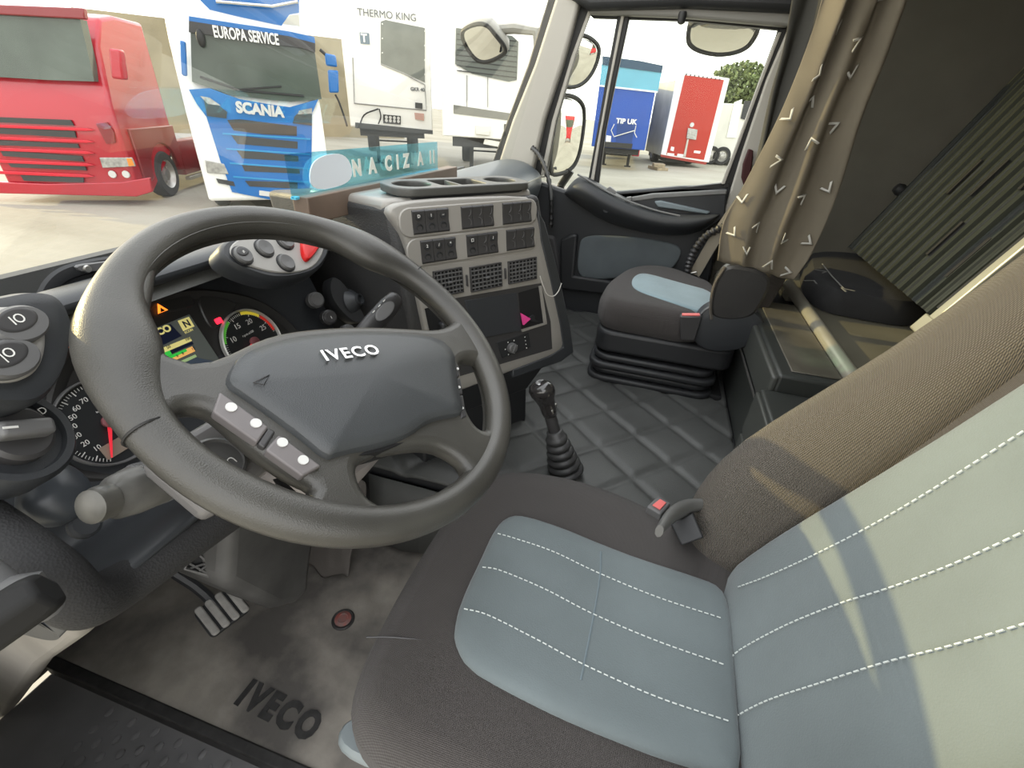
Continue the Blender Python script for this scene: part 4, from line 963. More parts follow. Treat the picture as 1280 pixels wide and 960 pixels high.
# ================================================================== DRIVER'S SEAT
ds = thing('driver_seat', 'large dark driver seat with blue grey plush centre panels', 'seat', (-.58, -.35, 0))
z0 = .46; fs = FZ(z0)
cush = [(-.84, -.24), (-.835, -.12), (-.79, -.068), (-.62, -.058), (-.46, -.066), (-.36, -.09), (-.31, -.15), (-.292, -.27), (-.31, -.40), (-.36, -.50), (-.39, -.62), (-.60, -.64), (-.80, -.64), (-.86, -.45)]
m = M(); m.puff(cush, fs, [(.012, -.13), (0, -.115), (-.006, -.08), (-.006, -.04), (.004, -.016), (.014, -.004), (.026, .003), (.034, .007)], 110, 2, dome=.004)
cu = m.make('seat_cushion', SEATF, ds, ang=180)
m = M(); ins = [(567, 800), (570, 770), (583, 735), (600, 700), (618, 660), (635, 643), (655, 643), (700, 657), (755, 680), (800, 697), (860, 716), (905, 732), (915, 770), (920, 850), (930, 975), (900, 965), (830, 945), (760, 918), (700, 893), (630, 858), (585, 832)]
fi2 = FZ(z0 + .019); ip_ = fi2.pl(ins); m.puff(ip_, fi2, [(0, -.03), (0, -.004), (.003, .0), (.010, .004)], 100, 1, dome=.0005); si = m.make('seat_insert', SEATI, ds, ang=180)
def stitches(fr, path_px, c, parent, step=.0085, ln=.0055, w=.00055, n=90):
    P = [V((*fr.px(*p), 0)) for p in path_px]; P = crom(P, n); m = M(); acc = 0; on = None
    L = [0]
    for i in range(1, n): L.append(L[-1] + (P[i] - P[i - 1]).length)
    def at(s):
        for i in range(1, n):
            if L[i] >= s: return P[i - 1].lerp(P[i], (s - L[i - 1]) / max(1e-9, L[i] - L[i - 1]))
        return P[-1]
    s = 0
    while s < L[-1] - ln:
        a, b = at(s), at(s + ln); q = (b - a).normalized(); nrm = V((-q.y, q.x, 0)) * w
        m.prism([((a + nrm).x, (a + nrm).y), ((a - nrm).x, (a - nrm).y), ((b - nrm).x, (b - nrm).y), ((b + nrm).x, (b + nrm).y)], fr, c, c + .0014); s += step
    o = m.make('stitching', THREAD, parent, smooth=False); return tag(o, kind='stuff')
fst = FZ(z0 + .0228)
for pth in ([(622, 668), (640, 673), (690, 690), (745, 716), (820, 747), (905, 775)], [(603, 710), (625, 714), (680, 737), (740, 768), (820, 802), (905, 832)], [(580, 762), (610, 770), (670, 800), (730, 832), (820, 872), (912, 903)]):
    stitches(fst, pth, .0017, si)
m = M(); m.tube(crom([fst.w(*fst.px(*p), .0008) for p in ((751, 690), (750, 720), (742, 770), (733, 815), (726, 850))], 16), .0016, 6); m.make('insert_crease', mat('crease', (.15, .19, .21), .95), si)
m = M(); fe = FZ(z0 + .006); m.tube(crom([fe.w(*fe.px(*p), .001) for p in ((458, 797), (490, 797), (530, 801), (566, 806))], 14), .0012, 5); m.make('cushion_seam', SW, cu)
# seat base & levers
m = M(); m.box(-.80, -.36, -.62, -.12, .02, .34); m.make('seat_base', DARK, ds, bevel=.02)
fz = FZ(.33)
for (p, q, r) in (((428, 912), (490, 945), .022), ((470, 935), (520, 965), .018)):
    A = fz.w(*fz.px(*p)); B = fz.w(*fz.px(*q)); d = (B - A).normalized(); nn = V((-d.y, d.x, 0))
    m = M(); m.puff([(0, -r), ((B - A).length, -r * .9), ((B - A).length, r * .9), (0, r)], Fr(A, d, nn), [(0, -.012), (-.002, -.004), (.0, .004), (.004, .010)], 40, 2); m.make('adjust_lever', mat('blue grey lever', (.2, .23, .24), .4), ds)
# back rest
t20 = math.radians(20)
bf_ = Fr((-.58, -.56, .46), (1, 0, 0), (0, -math.sin(t20), math.cos(t20)), (0, math.cos(t20), math.sin(t20)))
m = M(); m.puff([(-.33, -.04), (.24, -.04), (.25, .3), (.21, .8), (-.30, .8), (-.34, .3)], bf_, [(.01, -.13), (0, -.11), (0, -.03), (.01, -.01)], 60, 2); brc = m.make('backrest', SEATF, ds, ang=180)
def bolster(sg, dx=0.):
    R = []
    for b, p, ao, ai in ((-.035, .02, .16, .13), (-.028, .055, .22, .13), (-.01, .082, .238, .128), (.03, .098, .246, .127), (.10, .112, .25, .125), (.18, .110, .25, .122), (.28, .085, .245, .120), (.40, .052, .238, .117), (.52, .034, .228, .115), (.62, .026, .218, .112), (.75, .02, .20, .11)):
        w_ = ao - ai
        R.append([bf_.w(sg * x + dx, b, c) for x, c in ((ai - .01, -.05), (ai, -.004), (ai + .01, p * .25), (ai + w_ * .25, p * .62), (ai + w_ * .5, p * .92), (ai + w_ * .72, p * 1.0), (ai + w_ * .92, p * .80), (ao + .004, p * .3), (ao, -.04), (ao - .02, -.12), (ai, -.12))])
    m = M(); m.rings(R, cap0=True, cap1=True); return m.make('bolster', SEATB, ds, sub=1, ang=180)
bolster(1); bolster(-1, -.09)
m = M(); fbi = bf_.sh(0, 0, .012)
insb = [(904, 742), (912, 712), (950, 683), (1000, 651), (1050, 621), (1115, 581), (1180, 541), (1240, 502), (1290, 470)]
pb = fbi.pl(insb); pb += [(pb[-1][0] - .01, .62), (-.18, .64), (-.215, .5), (-.235, .2), (-.235, .0), (-.21, -.035), (.05, -.045)]
m.puff(pb, fbi, [(0, -.03), (0, -.006), (.004, .001), (.014, .007)], 120, 1, dome=.0005); bi = m.make('backrest_insert', SEATI, ds, ang=180)
fb2 = bf_.sh(0, 0, .0185)
for pth in ([(925, 735), (960, 722), (1010, 700), (1080, 665), (1150, 625), (1230, 575), (1300, 530)], [(912, 828), (930, 812), (985, 783), (1050, 757), (1120, 735), (1200, 705), (1310, 655)], [(917, 900), (960, 878), (1030, 855), (1110, 830), (1190, 810), (1310, 775)]):
    stitches(fb2, pth, .0025, bi)
# buckle and bracket
m = M(); fk = FY(-.46); 
A = P3(818, 632, -.43); kf = Fr(A, V((.75, -.6, 0)), V((.5, .5, .35)), None)
if kf.n.z < 0: kf = Fr(A, kf.u, kf.v, -kf.n)
bkl = thing('belt_buckle', 'seat belt buckle with red button beside the driver seat', 'buckle', A - V((0, 0, .1)))
m.hexa([A + V(p) for p in ((-.018, -.012, -.085), (.018, -.03, -.085), (.03, -.006, -.085), (-.006, .014, -.085), (-.018, -.012, 0), (.018, -.03, 0), (.03, -.006, 0), (-.006, .014, 0))]); m.make('buckle_body', SWG, bkl, bevel=.003)
m = M(); m.hexa([A + V(p) for p in ((-.009, -.010, 0), (.013, -.021, 0), (.019, -.009, 0), (-.002, .004, 0), (-.009, -.010, .003), (.013, -.021, .003), (.019, -.009, .003), (-.002, .004, .003))]); m.make('release_button', REDBK, bkl, bevel=.001)
m = M(); m.tube(crom([P3(824, 664, -.42), P3(838, 645, -.44), P3(858, 634, -.47), P3(880, 630, -.5)], 12), [.010 + .006 * math.sin(i / 11 * 3.1) for i in range(12)], 8, flat=.6); m.make('seat_bracket', mat('bracket grey', (.12, .12, .115), .4), ds, ang=80)
m = M(); m.hexa([P3(x, y, Y) for x, y, Y in ((838, 655, -.45), (866, 640, -.48), (880, 672, -.5), (852, 682, -.47), (838, 655, -.47), (866, 640, -.50), (880, 672, -.52), (852, 682, -.49))]); m.make('seat_bracket', DARK, ds, bevel=.003); m = M(); m.box(-.42, -.40, -.62, -.58, .3, .36); m.make('seat_bracket', SWG, ds)

# ================================================================== PASSENGER'S SEAT
ps = thing('passenger_seat', 'dark passenger seat with a small light blue plush panel', 'seat', (.62, -.45, .3))
fp = FZ(.585)
cu2 = [(751, 372), (755, 356), (768, 343), (785, 333), (812, 329), (845, 334), (872, 345), (893, 352), (905, 372), (893, 392), (860, 394), (820, 386), (780, 380)]
P = fp.pl(cu2); m = M(); m.puff(P, fp, [(.02, -.105), (.006, -.095), (-.004, -.07), (-.004, -.035), (.004, -.012), (.016, 0.0), (.03, .004)], 90, 2, dome=.004); m.make('seat_cushion', SEATF, ps, ang=180)
m = M(); fp2 = FZ(.592); m.puff(fp2.pl([(789, 356), (791, 347), (799, 342), (812, 343), (850, 354), (896, 366), (894, 395), (870, 388), (830, 375), (796, 364)]), fp2, [(0, -.02), (0, .0), (.003, .003)], 70, 2, dome=.002); m.make('seat_insert', PINS, ps, ang=180)
cx_ = sum(p[0] for p in P) / len(P); cy_ = sum(p[1] for p in P) / len(P)
xs = [p[0] for p in P]; ys = [p[1] for p in P]; x0, x1, y0, y1 = min(xs), max(xs), min(ys), max(ys)
m = M(); m.prism(rrect(x0 + .01, y0 - .05, x1 - .02, y1 - .01, .05), FZ(0), .41, .485); m.make('seat_pan', DARK, ps, bevel=.012, bseg=3)
for k, z in enumerate((.315, .34, .365, .39)):
    m = M(); o = .012 * (k % 2); m.prism(rrect(x0 - .005 + o, y0 - .02 + o, x1 - .02 - o, y1 + .0 - o, .05), FZ(0), z - .012, z + .010); m.make('suspension_fold', DARK, ps, bevel=.008, bseg=3)
m = M(); m.box(x0 + .02, x1 - .02, y0 - .05, y1 - .05, .298, .32); m.make('seat_plinth', BLACK, ps, bevel=.005)
# side fairing
m = M(); ff_ = FX(x0 - .005); m.puff(ff_.pl([(862, 420), (868, 400), (880, 385), (900, 378), (925, 378), (945, 388), (958, 402), (950, 425), (920, 440), (880, 440)]), ff_, [(0, -.04), (0, -.004), (.006, .004), (.02, .008)], 50, 2, dome=.004); m.make('side_fairing', DASH, ps)
m = M(); m.tube(crom([V(ff_.w(*ff_.px(x, y), .004)) for x, y in ((872, 398), (882, 386), (900, 380), (926, 380), (945, 389))], 14), .005, 6, flat=.6); m.make('fairing_edge', SWG, ps)
# back rest seen edge-on behind the curtain
t18 = math.radians(12)
yb = y0 - .03
b2 = Fr((.67, yb, .50), (1, 0, 0), (0, -math.sin(t18), math.cos(t18)), (0, math.cos(t18), math.sin(t18)))
hw = .15
m = M(); m.puff([(-hw, -.02), (hw, -.02), (hw + .01, .15), (hw - .02, .30), (-hw + .02, .30), (-hw - .01, .15)], b2, [(.015, -.07), (0, -.06), (0, .0), (.012, .02), (.03, .03)], 60, 2, dome=-.01); m.make('backrest', SEATF, ps, ang=180)
m = M(); fx2 = FX(x0 - .012); m.puff(fx2.pl([(890, 400), (888, 380), (893, 355), (905, 332), (925, 332), (955, 340), (965, 352), (955, 375), (938, 400)]), fx2, [(0, -.03), (.0, .0), (.008, .006)], 50, 2); m.make('backrest_side', mat('black vinyl side', (.035, .034, .033), .4, var=.2, bump=.4, bscale=60), ps)
m = M(); m.tube(crom([V(fx2.w(*fx2.px(x, y), .006)) for x, y in ((889, 398), (888, 380), (893, 355), (906, 333))], 14), .0045, 6); m.make('piping', SEATB, ps)
A = V(FX(x0 - .02).w(*FX(x0 - .02).px(864, 392)))
pbk = thing('belt_buckle', 'seat belt buckle with red button on the passenger seat side', 'buckle', A - V((0, 0, .05)))
m = M(); m.hexa([A + V(p) for p in ((-.01, -.03, -.08), (.012, -.03, -.08), (.012, .012, -.085), (-.01, .012, -.085), (-.012, -.03, 0), (.012, -.03, 0), (.012, .03, -.01), (-.012, .03, -.01))]); m.make('buckle_body', SW, pbk, bevel=.003)
m = M(); m.hexa([A + V(p) for p in ((-.008, -.024, -.001), (.008, -.024, -.001), (.008, .025, -.009), (-.008, .025, -.009), (-.008, -.024, .003), (.008, -.024, .003), (.008, .025, -.005), (-.008, .025, -.005))]); m.make('release_button', REDBK, pbk, bevel=.001)
# passenger belt & hose
def ribbon(m, pts, w_, n=24, th=.0015):
    P = crom(pts, n); R = []
    for i in range(n):
        t = (P[min(i + 1, n - 1)] - P[max(i - 1, 0)]).normalized(); vw = (V((-1, .1, .3))).normalized(); s = t.cross(vw).normalized() * w_
        R.append([P[i] - s, P[i] + s, P[i] + s + vw * th, P[i] - s + vw * th])
    m.rings(R, cap0=True, cap1=True); return m
bb = FX(.93)
m = M(); ribbon(m, [FX(.97).w(*FX(.97).px(940, 232)), FX(.96).w(*FX(.96).px(918, 262)), bb.w(*bb.px(893, 300)), bb.w(*bb.px(868, 343))], .021)
tag(m.make('seat_belt', mat('belt webbing', (.25, .22, .17), .8, bump=.4, bscale=500)), 'beige seat belt webbing running down beside the passenger seat', 'seat belt')
m = M(); m.tube([bb.w(*bb.px(860, 342)), bb.w(*bb.px(870, 340)), bb.w(*bb.px(875, 349)), bb.w(*bb.px(864, 351))], .004, 6, closed=True); tag(m.make('belt_tongue', STEEL), 'metal belt tongue at the lower end of the beige belt', 'belt tongue')
m = M(); P = crom([bb.w(*bb.px(x, y)) for x, y in ((905, 283), (885, 293), (871, 308), (863, 325), (859, 342))], 60); rr = [.013 + .0028 * math.sin(i * 1.5) for i in range(60)]; m.tube(P, rr, 12)
tag(m.make('corrugated_hose', SW), 'black corrugated hose curving down beside the passenger belt', 'hose')
m = M(); fgh = FX(.97); P = crom([fgh.w(*fgh.px(x, y)) for x, y in ((664, 184), (672, 192), (680, 208), (687, 232), (689, 262), (688, 285))], 50)
m.tube([p + V((.006, 0, 0)) for p in P], [.009 + .0022 * math.sin(i * 1.9) for i in range(50)], 10); gh = m.make('grab_handle', SEAL, PIL)
m = M(); m.tube([p + V((-.01, -.004, 0)) for p in P[:36]], .0055, 8); m.make('handle_spine', SWG, gh)

# ================================================================== FRIDGE CHEST, DRAWERS, BENCH
YF = -.676
fy = FY(YF)
ch = thing('storage_chest', 'dark green grey storage chest with latch in front of the bunk', 'storage chest', (.35, YF - .08, .3))
m = M(); m.box(.05, .60, YF - .145, YF + .0, .30, .60); m.make('chest_body', mat('green grey chest', (.035, .038, .035), .38, var=.1, vscale=6), ch, bevel=.008, bseg=3)
m = M(); m.box(.075, .575, YF - .138, YF - .03, .600, .604); m.make('chest_lid_panel', mat('dusty grey panel', (.085, .078, .06), .5, var=.35, vscale=7), ch, bevel=.003)
m = M(); m.box(.05, .60, YF - .004, YF + .012, .50, .592); m.make('flap', mat('flap grey', (.06, .063, .057), .35), ch, bevel=.006, bseg=3)
m = M(); m.box(.06, .60, YF + .010, YF + .013, .488, .494); m.make('hinge_line', STEEL, ch, smooth=False)
lx, lz = fy.px(930, 455); m = M(); m.puff(rrect(lx - .035, lz - .022, lx + .035, lz + .022, .015), fy.sh(0, 0, .014), [(0, 0), (0, .008), (.004, .014)], 40, 1); m.make('latch', mat('pale latch', (.5, .49, .45), .45), ch)
dx = thing('drawer_unit', 'lower dark drawer unit partly hidden by the driver seat back', 'drawer unit', (-.1, YF - .1, .3))
(ax1, az1), (ax2, az2) = fy.px(942, 478), fy.px(968, 535)
zt = (az1 + az2) / 2
m = M(); m.box(-.34, .045, YF - .145, YF + .03, .30, .56); m.make('drawer_body', MATS['green grey chest'], dx, bevel=.008, bseg=3)
m = M(); m.box(-.33, .04, YF + .028, YF + .038, .44, .552); m.make('drawer_front', MATS['flap grey'], dx, bevel=.004)
m = M(); m.box(-.33, .04, YF + .028, YF + .038, .32, .43); m.make('drawer_front', MATS['flap grey'], dx, bevel=.004)
m = M(); m.puff(rrect(-.07, .365, -.0, .40, .012), FY(YF + .04), [(0, 0), (0, .008), (.004, .014)], 30, 1); m.make('latch', MATS['pale latch'], dx)
be = thing('bunk_bench', 'grey green bunk board with a metal front rail', 'bench', (.3, -1.0, .3))
m = M(); m.box(-.5, 1.02, -1.21, -.845, .575, .597); m.make('board', mat('bunk board', (.13, .122, .09), .55, var=.2, vscale=4), be, bevel=.004)
m = M(); m.tube([V((-.5, -.835, .607)), V((.80, -.835, .607))], .0185, 20); m.make('front_rail', mat('dull aluminium rail', (.42, .40, .33), .35, metal=.5), be)
m = M(); m.box(.72, .78, -.86, -.82, .57, .605); m.make('rail_bracket', MATS['dull aluminium rail'], be, bevel=.004)
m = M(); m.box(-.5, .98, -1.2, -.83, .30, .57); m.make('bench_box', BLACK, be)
# black bag / bedding under the curtain with light chevrons
def chevron(m, fr, a, b, s, ang, w_=.0035, c=.001):
    ca, sa = math.cos(ang), math.sin(ang)
    def q(x, y): return (a + x * ca - y * sa, b + x * sa + y * ca)
    m.prism([q(-s, s), q(0, -s * .6), q(s, s), q(s - w_ * 1.4, s), q(0, -s * .6 + w_ * 2.2), q(-s + w_ * 1.4, s)], fr, c, c + .0015)
zb = FZ(.62)
m = M(); pts = zb.pl([(1005, 322), (1040, 318), (1090, 330), (1135, 360), (1170, 392), (1140, 402), (1080, 392), (1020, 380), (1000, 350)]); m.puff(pts, zb, [(0, -.02), (0, .02), (.02, .05), (.05, .06)], 60, 2, dome=.01); bg_ = m.make('bedding_bag', CLOTHD)
tag(bg_, 'black cloth bedding with chevron print lying on the bunk board', 'bedding')
m = M(); zf = zb.sh(0, 0, .072)
for x, y, a_ in ((1030, 340, .4), (1055, 362, 2.2), (1016, 352, 1.)): a, b = zf.px(x, y); chevron(m, zf, a, b, .02, a_)
m.make('chevron_print', mat('grey print', (.16, .16, .15), .8), bg_, smooth=False)
m = M(); m.tube([zf.w(*zf.px(1028, 330)), zf.w(*zf.px(1040, 345)), zf.w(*zf.px(1056, 362))], .002, 5); m.make('cord', MATS['grey print'], bg_)

# folded bunk: ribbed underside leaning back
zp = FZ(.72); (xa, ya), (xb, yb_) = zp.px(1063, 310), zp.px(1165, 395)
fa = FX(xa); (y2, z2) = fa.px(1220, 150); tl2 = math.atan2(ya - y2, z2 - .72)
O = V((xb, yb_, .72)); E_ = V((xa - xb, ya - yb_, 0)); bw = E_.length
pf_ = Fr(O, E_, V((0, -math.sin(tl2), math.cos(tl2)))); 
if pf_.n.y < 0: pf_ = Fr(O, pf_.u, pf_.v, -pf_.n)
bk2 = thing('folded_bunk', 'dark ribbed folding bunk tilted up against the rear wall', 'bunk', O)
m = M(); H = 1.3; nr = 34; prof = [(0, -.03)]
for k in range(nr):
    a = bw * (k + .1) / nr; wd = bw / nr; dh = .006 if k % 3 else .012; prof += [(a, 0), (a + wd * .12, dh), (a + wd * .55, dh), (a + wd * .67, 0)]
prof += [(bw, 0), (bw, -.03)]
m.rings([[pf_.w(a, b, c) for a, c in prof] for b in (0, H * .3, H * .6, H)], closed=True, cap0=True, cap1=True)
m.make('ribbed_panel', mat('ribbed bunk plastic', (.021, .025, .021), .42, var=.1, vscale=6), bk2, ang=30)
for a, b, l in ((.10, .08, .11), (.32, .10, .10), (.44, .26, .10), (.22, .30, .09), (.60, .25, .1)): m = M(); m.box(a * bw, a * bw + .012, b, b + l, .008, .0135, pf_); m.make('panel_slot', BLACK, bk2, smooth=False)
m = M(); m.box(-.055, -.025, -.03, H, -.03, .02, pf_); m.make('metal_rail', mat('pale metal rail', (.46, .45, .37), .35, metal=.5), bk2, bevel=.004, bseg=3)
m = M(); m.box(-.025, .004, .02, H, -.02, .008, pf_); m.make('rail_channel', DARK, bk2)
m = M(); m.box(-.095, -.01, -.045, .0, -.03, .022, pf_); m.make('rail_bracket', MATS['pale metal rail'], bk2, bevel=.003)
m = M(); m.lathe([(.018, 0), (.02, .015), (.014, .03), (0, .032)], pf_.w(bw * 1.02, .22, .0), pf_.n, 20); m.make('rubber_knob', SEAL, bk2)

# ================================================================== CURTAINS
def curtain(name, L, Rr, X, amp, nf, mt, th=.003, nx=90, ny=40, ph=0., taper=.5, chev=()):
    fr = FX(X); LP = crom([V((*fr.px(*p), 0)) for p in L], ny + 1); RP = crom([V((*fr.px(*p), 0)) for p in Rr], ny + 1); R = []
    for j in range(ny + 1):
        row = []
        for i in range(nx + 1):
            t = i / nx; p = LP[j].lerp(RP[j], t); s = j / ny
            a_ = amp * (.45 + .55 * s)
            dx_ = a_ * (math.sin(t * nf * 2 * math.pi + ph + 1.6 * math.sin(s * 2.6) + .8 * s) + .28 * math.sin(t * nf * 3.3 * math.pi + 1 + s * 5)); dy_ = .3 * a_ * math.cos(t * nf * 2 * math.pi + ph)
            row.append(V((X + dx_, p.x + dy_, p.y - .004 * math.sin(t * nf * 6.3) * (1 - s))))
        R.append(row)
    m = M(); m.rings(R, closed=False); m.mi(1)
    def cpt(s, t):
        j = min(ny - 1, int(s * ny)); i = min(nx - 1, int(t * nx)); fj = s * ny - j; fi_ = t * nx - i
        return R[j][i].lerp(R[j][i + 1], fi_).lerp(R[j + 1][i].lerp(R[j + 1][i + 1], fi_), fj)
    for s, t, a_ in chev:
        c = cpt(s, t); dw = (cpt(s, min(1, t + .03)) - c).normalized(); dz = (cpt(min(1, s + .02), t) - c).normalized(); f_ = Fr(c + V((-.007, 0, 0)), -dw, dz); f_ = f_ if f_.n.x < 0 else Fr(c + V((-.007, 0, 0)), dw, dz)
        chevron(m, f_, 0, 0, .0155, a_, .0042, .0005)
    return m.make(name, mt, None, ang=180, solid=th), R
CHEV = ((.07, .32, .3), (.06, .62, 3.0), (.045, .9, 1.6), (.14, .12, .9), (.20, .35, 2.9), (.17, .66, -.5), (.20, .93, 1.2), (.28, .06, .5), (.33, .4, 0.0), (.32, .68, 2.5), (.35, .9, .7), (.42, .2, 1.5), (.47, .5, 3.6), (.5, .78, 2.2), (.56, .1, .8), (.6, .35, 2.9), (.64, .7, .2), (.7, .2, 1.), (.76, .55, 2.), (.82, .3, .2), (.88, .75, 1.))
ct, CR = curtain('curtain', [(899, 326), (907, 279), (932, 233), (966, 168), (990, 116), (1018, 45), (1043, -30)], [(990, 350), (1012, 315), (1042, 245), (1072, 152), (1105, 70), (1130, 0), (1145, -40)], .385, .020, 2.6, [CLOTH, mat('pale print thread', (.46, .45, .41), .8)], chev=CHEV)
tag(ct, 'taupe curtain with pale chevrons hanging behind the passenger door', 'curtain')
dc, _ = curtain('curtain', [(926, 262), (945, 200), (962, 120), (978, 60), (992, -20)], [(948, 262), (968, 190), (996, 110), (1022, 40), (1045, -20)], .955, .012, 1.5, mat('dark grey curtain cloth', (.07, .068, .06), .85, bump=.3), ph=2)
tag(dc, 'dark grey plain curtain strip between the window pillar and chevron curtain', 'curtain')
m = M(); m.tube([V((.93, -.5, 1.52)), V((.93, -1.1, 1.52))], .008, 8); tag(m.make('curtain_rail', DARK), 'dark ceiling rail above the hanging curtains', 'curtain rail')
# ================================================================== OUTSIDE
GZ = -1.30
def ground_mat():
    m = bpy.data.materials.new('yard concrete'); m.use_nodes = True; n = m.node_tree; N = n.nodes; L = n.links; b = N['Principled BSDF']; b.inputs['Roughness'].default_value = .85
    tcn = N.new('ShaderNodeTexCoord'); a = N.new('ShaderNodeTexNoise'); a.inputs['Scale'].default_value = .35; a.inputs['Detail'].default_value = 9; a.inputs['Roughness'].default_value = .65
    mp = N.new('ShaderNodeMapping'); mp.inputs['Scale'].default_value = (1, .35, 1); L.new(tcn.outputs['Object'], mp.inputs[0]); L.new(mp.outputs[0], a.inputs['Vector'])
    r = N.new('ShaderNodeValToRGB'); r.color_ramp.elements[0].position = .35; r.color_ramp.elements[0].color = (.26, .24, .19, 1); r.color_ramp.elements[1].position = .65; r.color_ramp.elements[1].color = (.37, .35, .29, 1)
    L.new(a.outputs['Fac'], r.inputs[0]); L.new(r.outputs[0], b.inputs['Base Color'])
    a2 = N.new('ShaderNodeTexNoise'); a2.inputs['Scale'].default_value = 6; a2.inputs['Detail'].default_value = 8; bp = N.new('ShaderNodeBump'); bp.inputs['Strength'].default_value = .5; bp.inputs['Distance'].default_value = .03
    L.new(tcn.outputs['Object'], a2.inputs['Vector']); L.new(a2.outputs['Fac'], bp.inputs['Height']); L.new(bp.outputs[0], b.inputs['Normal']); return m
m = M(); m.box(-120, 160, -120, 160, GZ - .3, GZ); g_ = m.make('floor', ground_mat()); tag(g_, 'pale concrete yard surface outside the cab', kind='structure')

def wheel(parent, name, c, ax, r=.5, w=.3, dual=False):
    c = V(c); ax = V(ax).normalized(); m = M(); m.lathe([(r * .62, 0), (r * .93, 0), (r, w * .15), (r, w * .85), (r * .93, w), (r * .62, w), (r * .6, w * .5)], c, ax, 32, caps=False); t = m.make(name, TYRE, parent)
    m = M(); m.lathe([(r * .62, -.01), (r * .56, w * .1), (r * .5, w * .35), (r * .25, w * .3), (r * .22, w * .05), (.0, w * .02)], c, ax, 28, caps=False)
    for k in range(8):
        p = 2 * math.pi * k / 8; x = ax.orthogonal().normalized(); y = ax.cross(x); m.sph(c + ax * w * .25 + (x * math.cos(p) + y * math.sin(p)) * r * .36, .03, seg=6, rg=4)
    m.make('rim', RIMM, t); return t
class Local(Fr): pass
def place(pA, pB, z, zw=0):
    """a vehicle front from the two bottom corners (pixels) at height z: origin at left corner on the ground"""
    a = FZ(z).px(*pA); b = FZ(z).px(*pB); A = V((a[0], a[1], GZ)); B = V((b[0], b[1], GZ)); u = (B - A).normalized()
    return Fr(A, u, (0, 0, 1)), (B - A).length     # n points to the viewer
def place2(pA, pB, W=2.5, yaw=0.):
    """a front of known width seen between two bottom corners"""
    ra = ROT @ V((pA[0] - 640, 480 - pA[1], -FPX)); rb = ROT @ V((pB[0] - 640, 480 - pB[1], -FPX)); ha = math.atan2(ra.y, ra.x); hb = math.atan2(rb.y, rb.x); hm = (ha + hb) / 2
    D_ = W * math.cos(yaw) / (2 * math.tan(abs(ha - hb) / 2)); u = V((math.sin(hm - yaw), -math.cos(hm - yaw), 0))
    sl = (ra.z / math.hypot(ra.x, ra.y) + rb.z / math.hypot(rb.x, rb.y)) / 2; zb_ = CAMW.z + sl * D_
    c_ = V((CAMW.x + D_ * math.cos(hm), CAMW.y + D_ * math.sin(hm), GZ)); return Fr(c_ - u * W / 2, u, (0, 0, 1)), W, zb_
def slabs(parent, fr, name, px, mt, c0, c1, bevel=.0, sm=0, obj=True):
    m = M(); P = fr.pl(px, c1); P = smooth2(P, sm) if sm else P; m.prism(P, fr, c0, c1); return m.make(name, mt, parent, bevel=bevel)

# ---------------- blue and white lorry
f, wd, zb0 = place2((259, 243), (417, 254)); print('blue', f.o, zb0)
bt = thing('truck', 'blue and white lorry tractor facing the cab', 'truck', f.w(wd / 2, 0, -1))
D = -2.2
m = M()
m.rings([[f.w(x, z, c) for z, c in ((.28, 0), (1.2, .02), (1.9, 0), (2.15, -.05), (3.1, -.28), (3.6, -.62), (3.95, -1.1), (3.95, D), (.9, D), (.5, -1.9), (.28, -1.4))] for x in (0.0, .10, wd - .10, wd)], closed=True, cap0=True, cap1=True)
m.make('cab_body', WHITE, bt, bevel=.07, bseg=3)
def trace(name, px, mt, c=.03, t=.03, sm=0, bev=0.0, parent=bt, fr=f):
    m = M(); P = fr.pl(px, c); P = smooth2(P, sm) if sm else P; m.prism(P, fr, c - t, c); return m.make(name, mt, parent, bevel=bev)
trace('front_panel', [(236, 112), (262, 110), (280, 117), (300, 124), (335, 130), (362, 134), (398, 124), (390, 142), (390, 160), (389, 225), (384, 250), (340, 250), (290, 240), (275, 200), (258, 146), (246, 130)], BLUE, .035, .05)
trace('windscreen', [(238, 38), (300, 46), (360, 54), (393, 62), (402, 124), (364, 127), (340, 125), (290, 119), (240, 102)], WSG, .035, .2)
trace('sun_visor', [(236, 26), (300, 36), (360, 45), (394, 54), (394, 66), (378, 60), (330, 54), (280, 46), (236, 40)], SW, .10, .12)
trace('visor_band', [(236, 20), (300, 30), (360, 39), (393, 46), (394, 54), (360, 46), (300, 37), (236, 27)], BLUE, .09, .1)
trace('roof_panel', [(250, 0), (262, 12), (300, 21), (352, 32), (362, 18), (374, 16), (374, -20), (250, -20)], BLUE, .06, .1)
trace('roof_badge', [(353, 30), (362, 19), (374, 18), (375, 33)], mat('badge grey', (.5, .5, .46), .4), .07, .02)
m = M()
for x0_, x1_ in ((270, 372),): m.tube([f.w(*f.px(x0_, 2, .14), .14), f.w(*f.px(340, 8, .14), .14), f.w(*f.px(x1_, 2, .14), .14)], .03, 8)
m.make('light_bar', CHROME, bt)
m = M(); a0, b0 = f.px(260, 39, .11); a1, b1 = f.px(354, 51, .11); an = math.atan2(b1 - b0, a1 - a0); L = math.hypot(a1 - a0, b1 - b0)
tx = Fr(f.w((a0 + a1) / 2, (b0 + b1) / 2, .105), f.u * math.cos(an) + f.v * math.sin(an), f.v * math.cos(an) - f.u * math.sin(an))
m.text('EUROPA SERVICE', tx, .25, 0, 0, .01, bold=.006, sx=L / 2.2); m.make('visor_lettering', WHITE, bt, smooth=False)
for px in ([(284, 150), (300, 149), (371, 158), (371, 170), (330, 168), (292, 163)], [(289, 169), (372, 177), (372, 186), (297, 180)], [(295, 187), (373, 195), (373, 202), (303, 198)], [(301, 204), (374, 210), (375, 217), (306, 214)], [(306, 226), (372, 228), (372, 236), (312, 233)]):
    gsl = trace('grille_slot', px, GRILL, .045, .02)
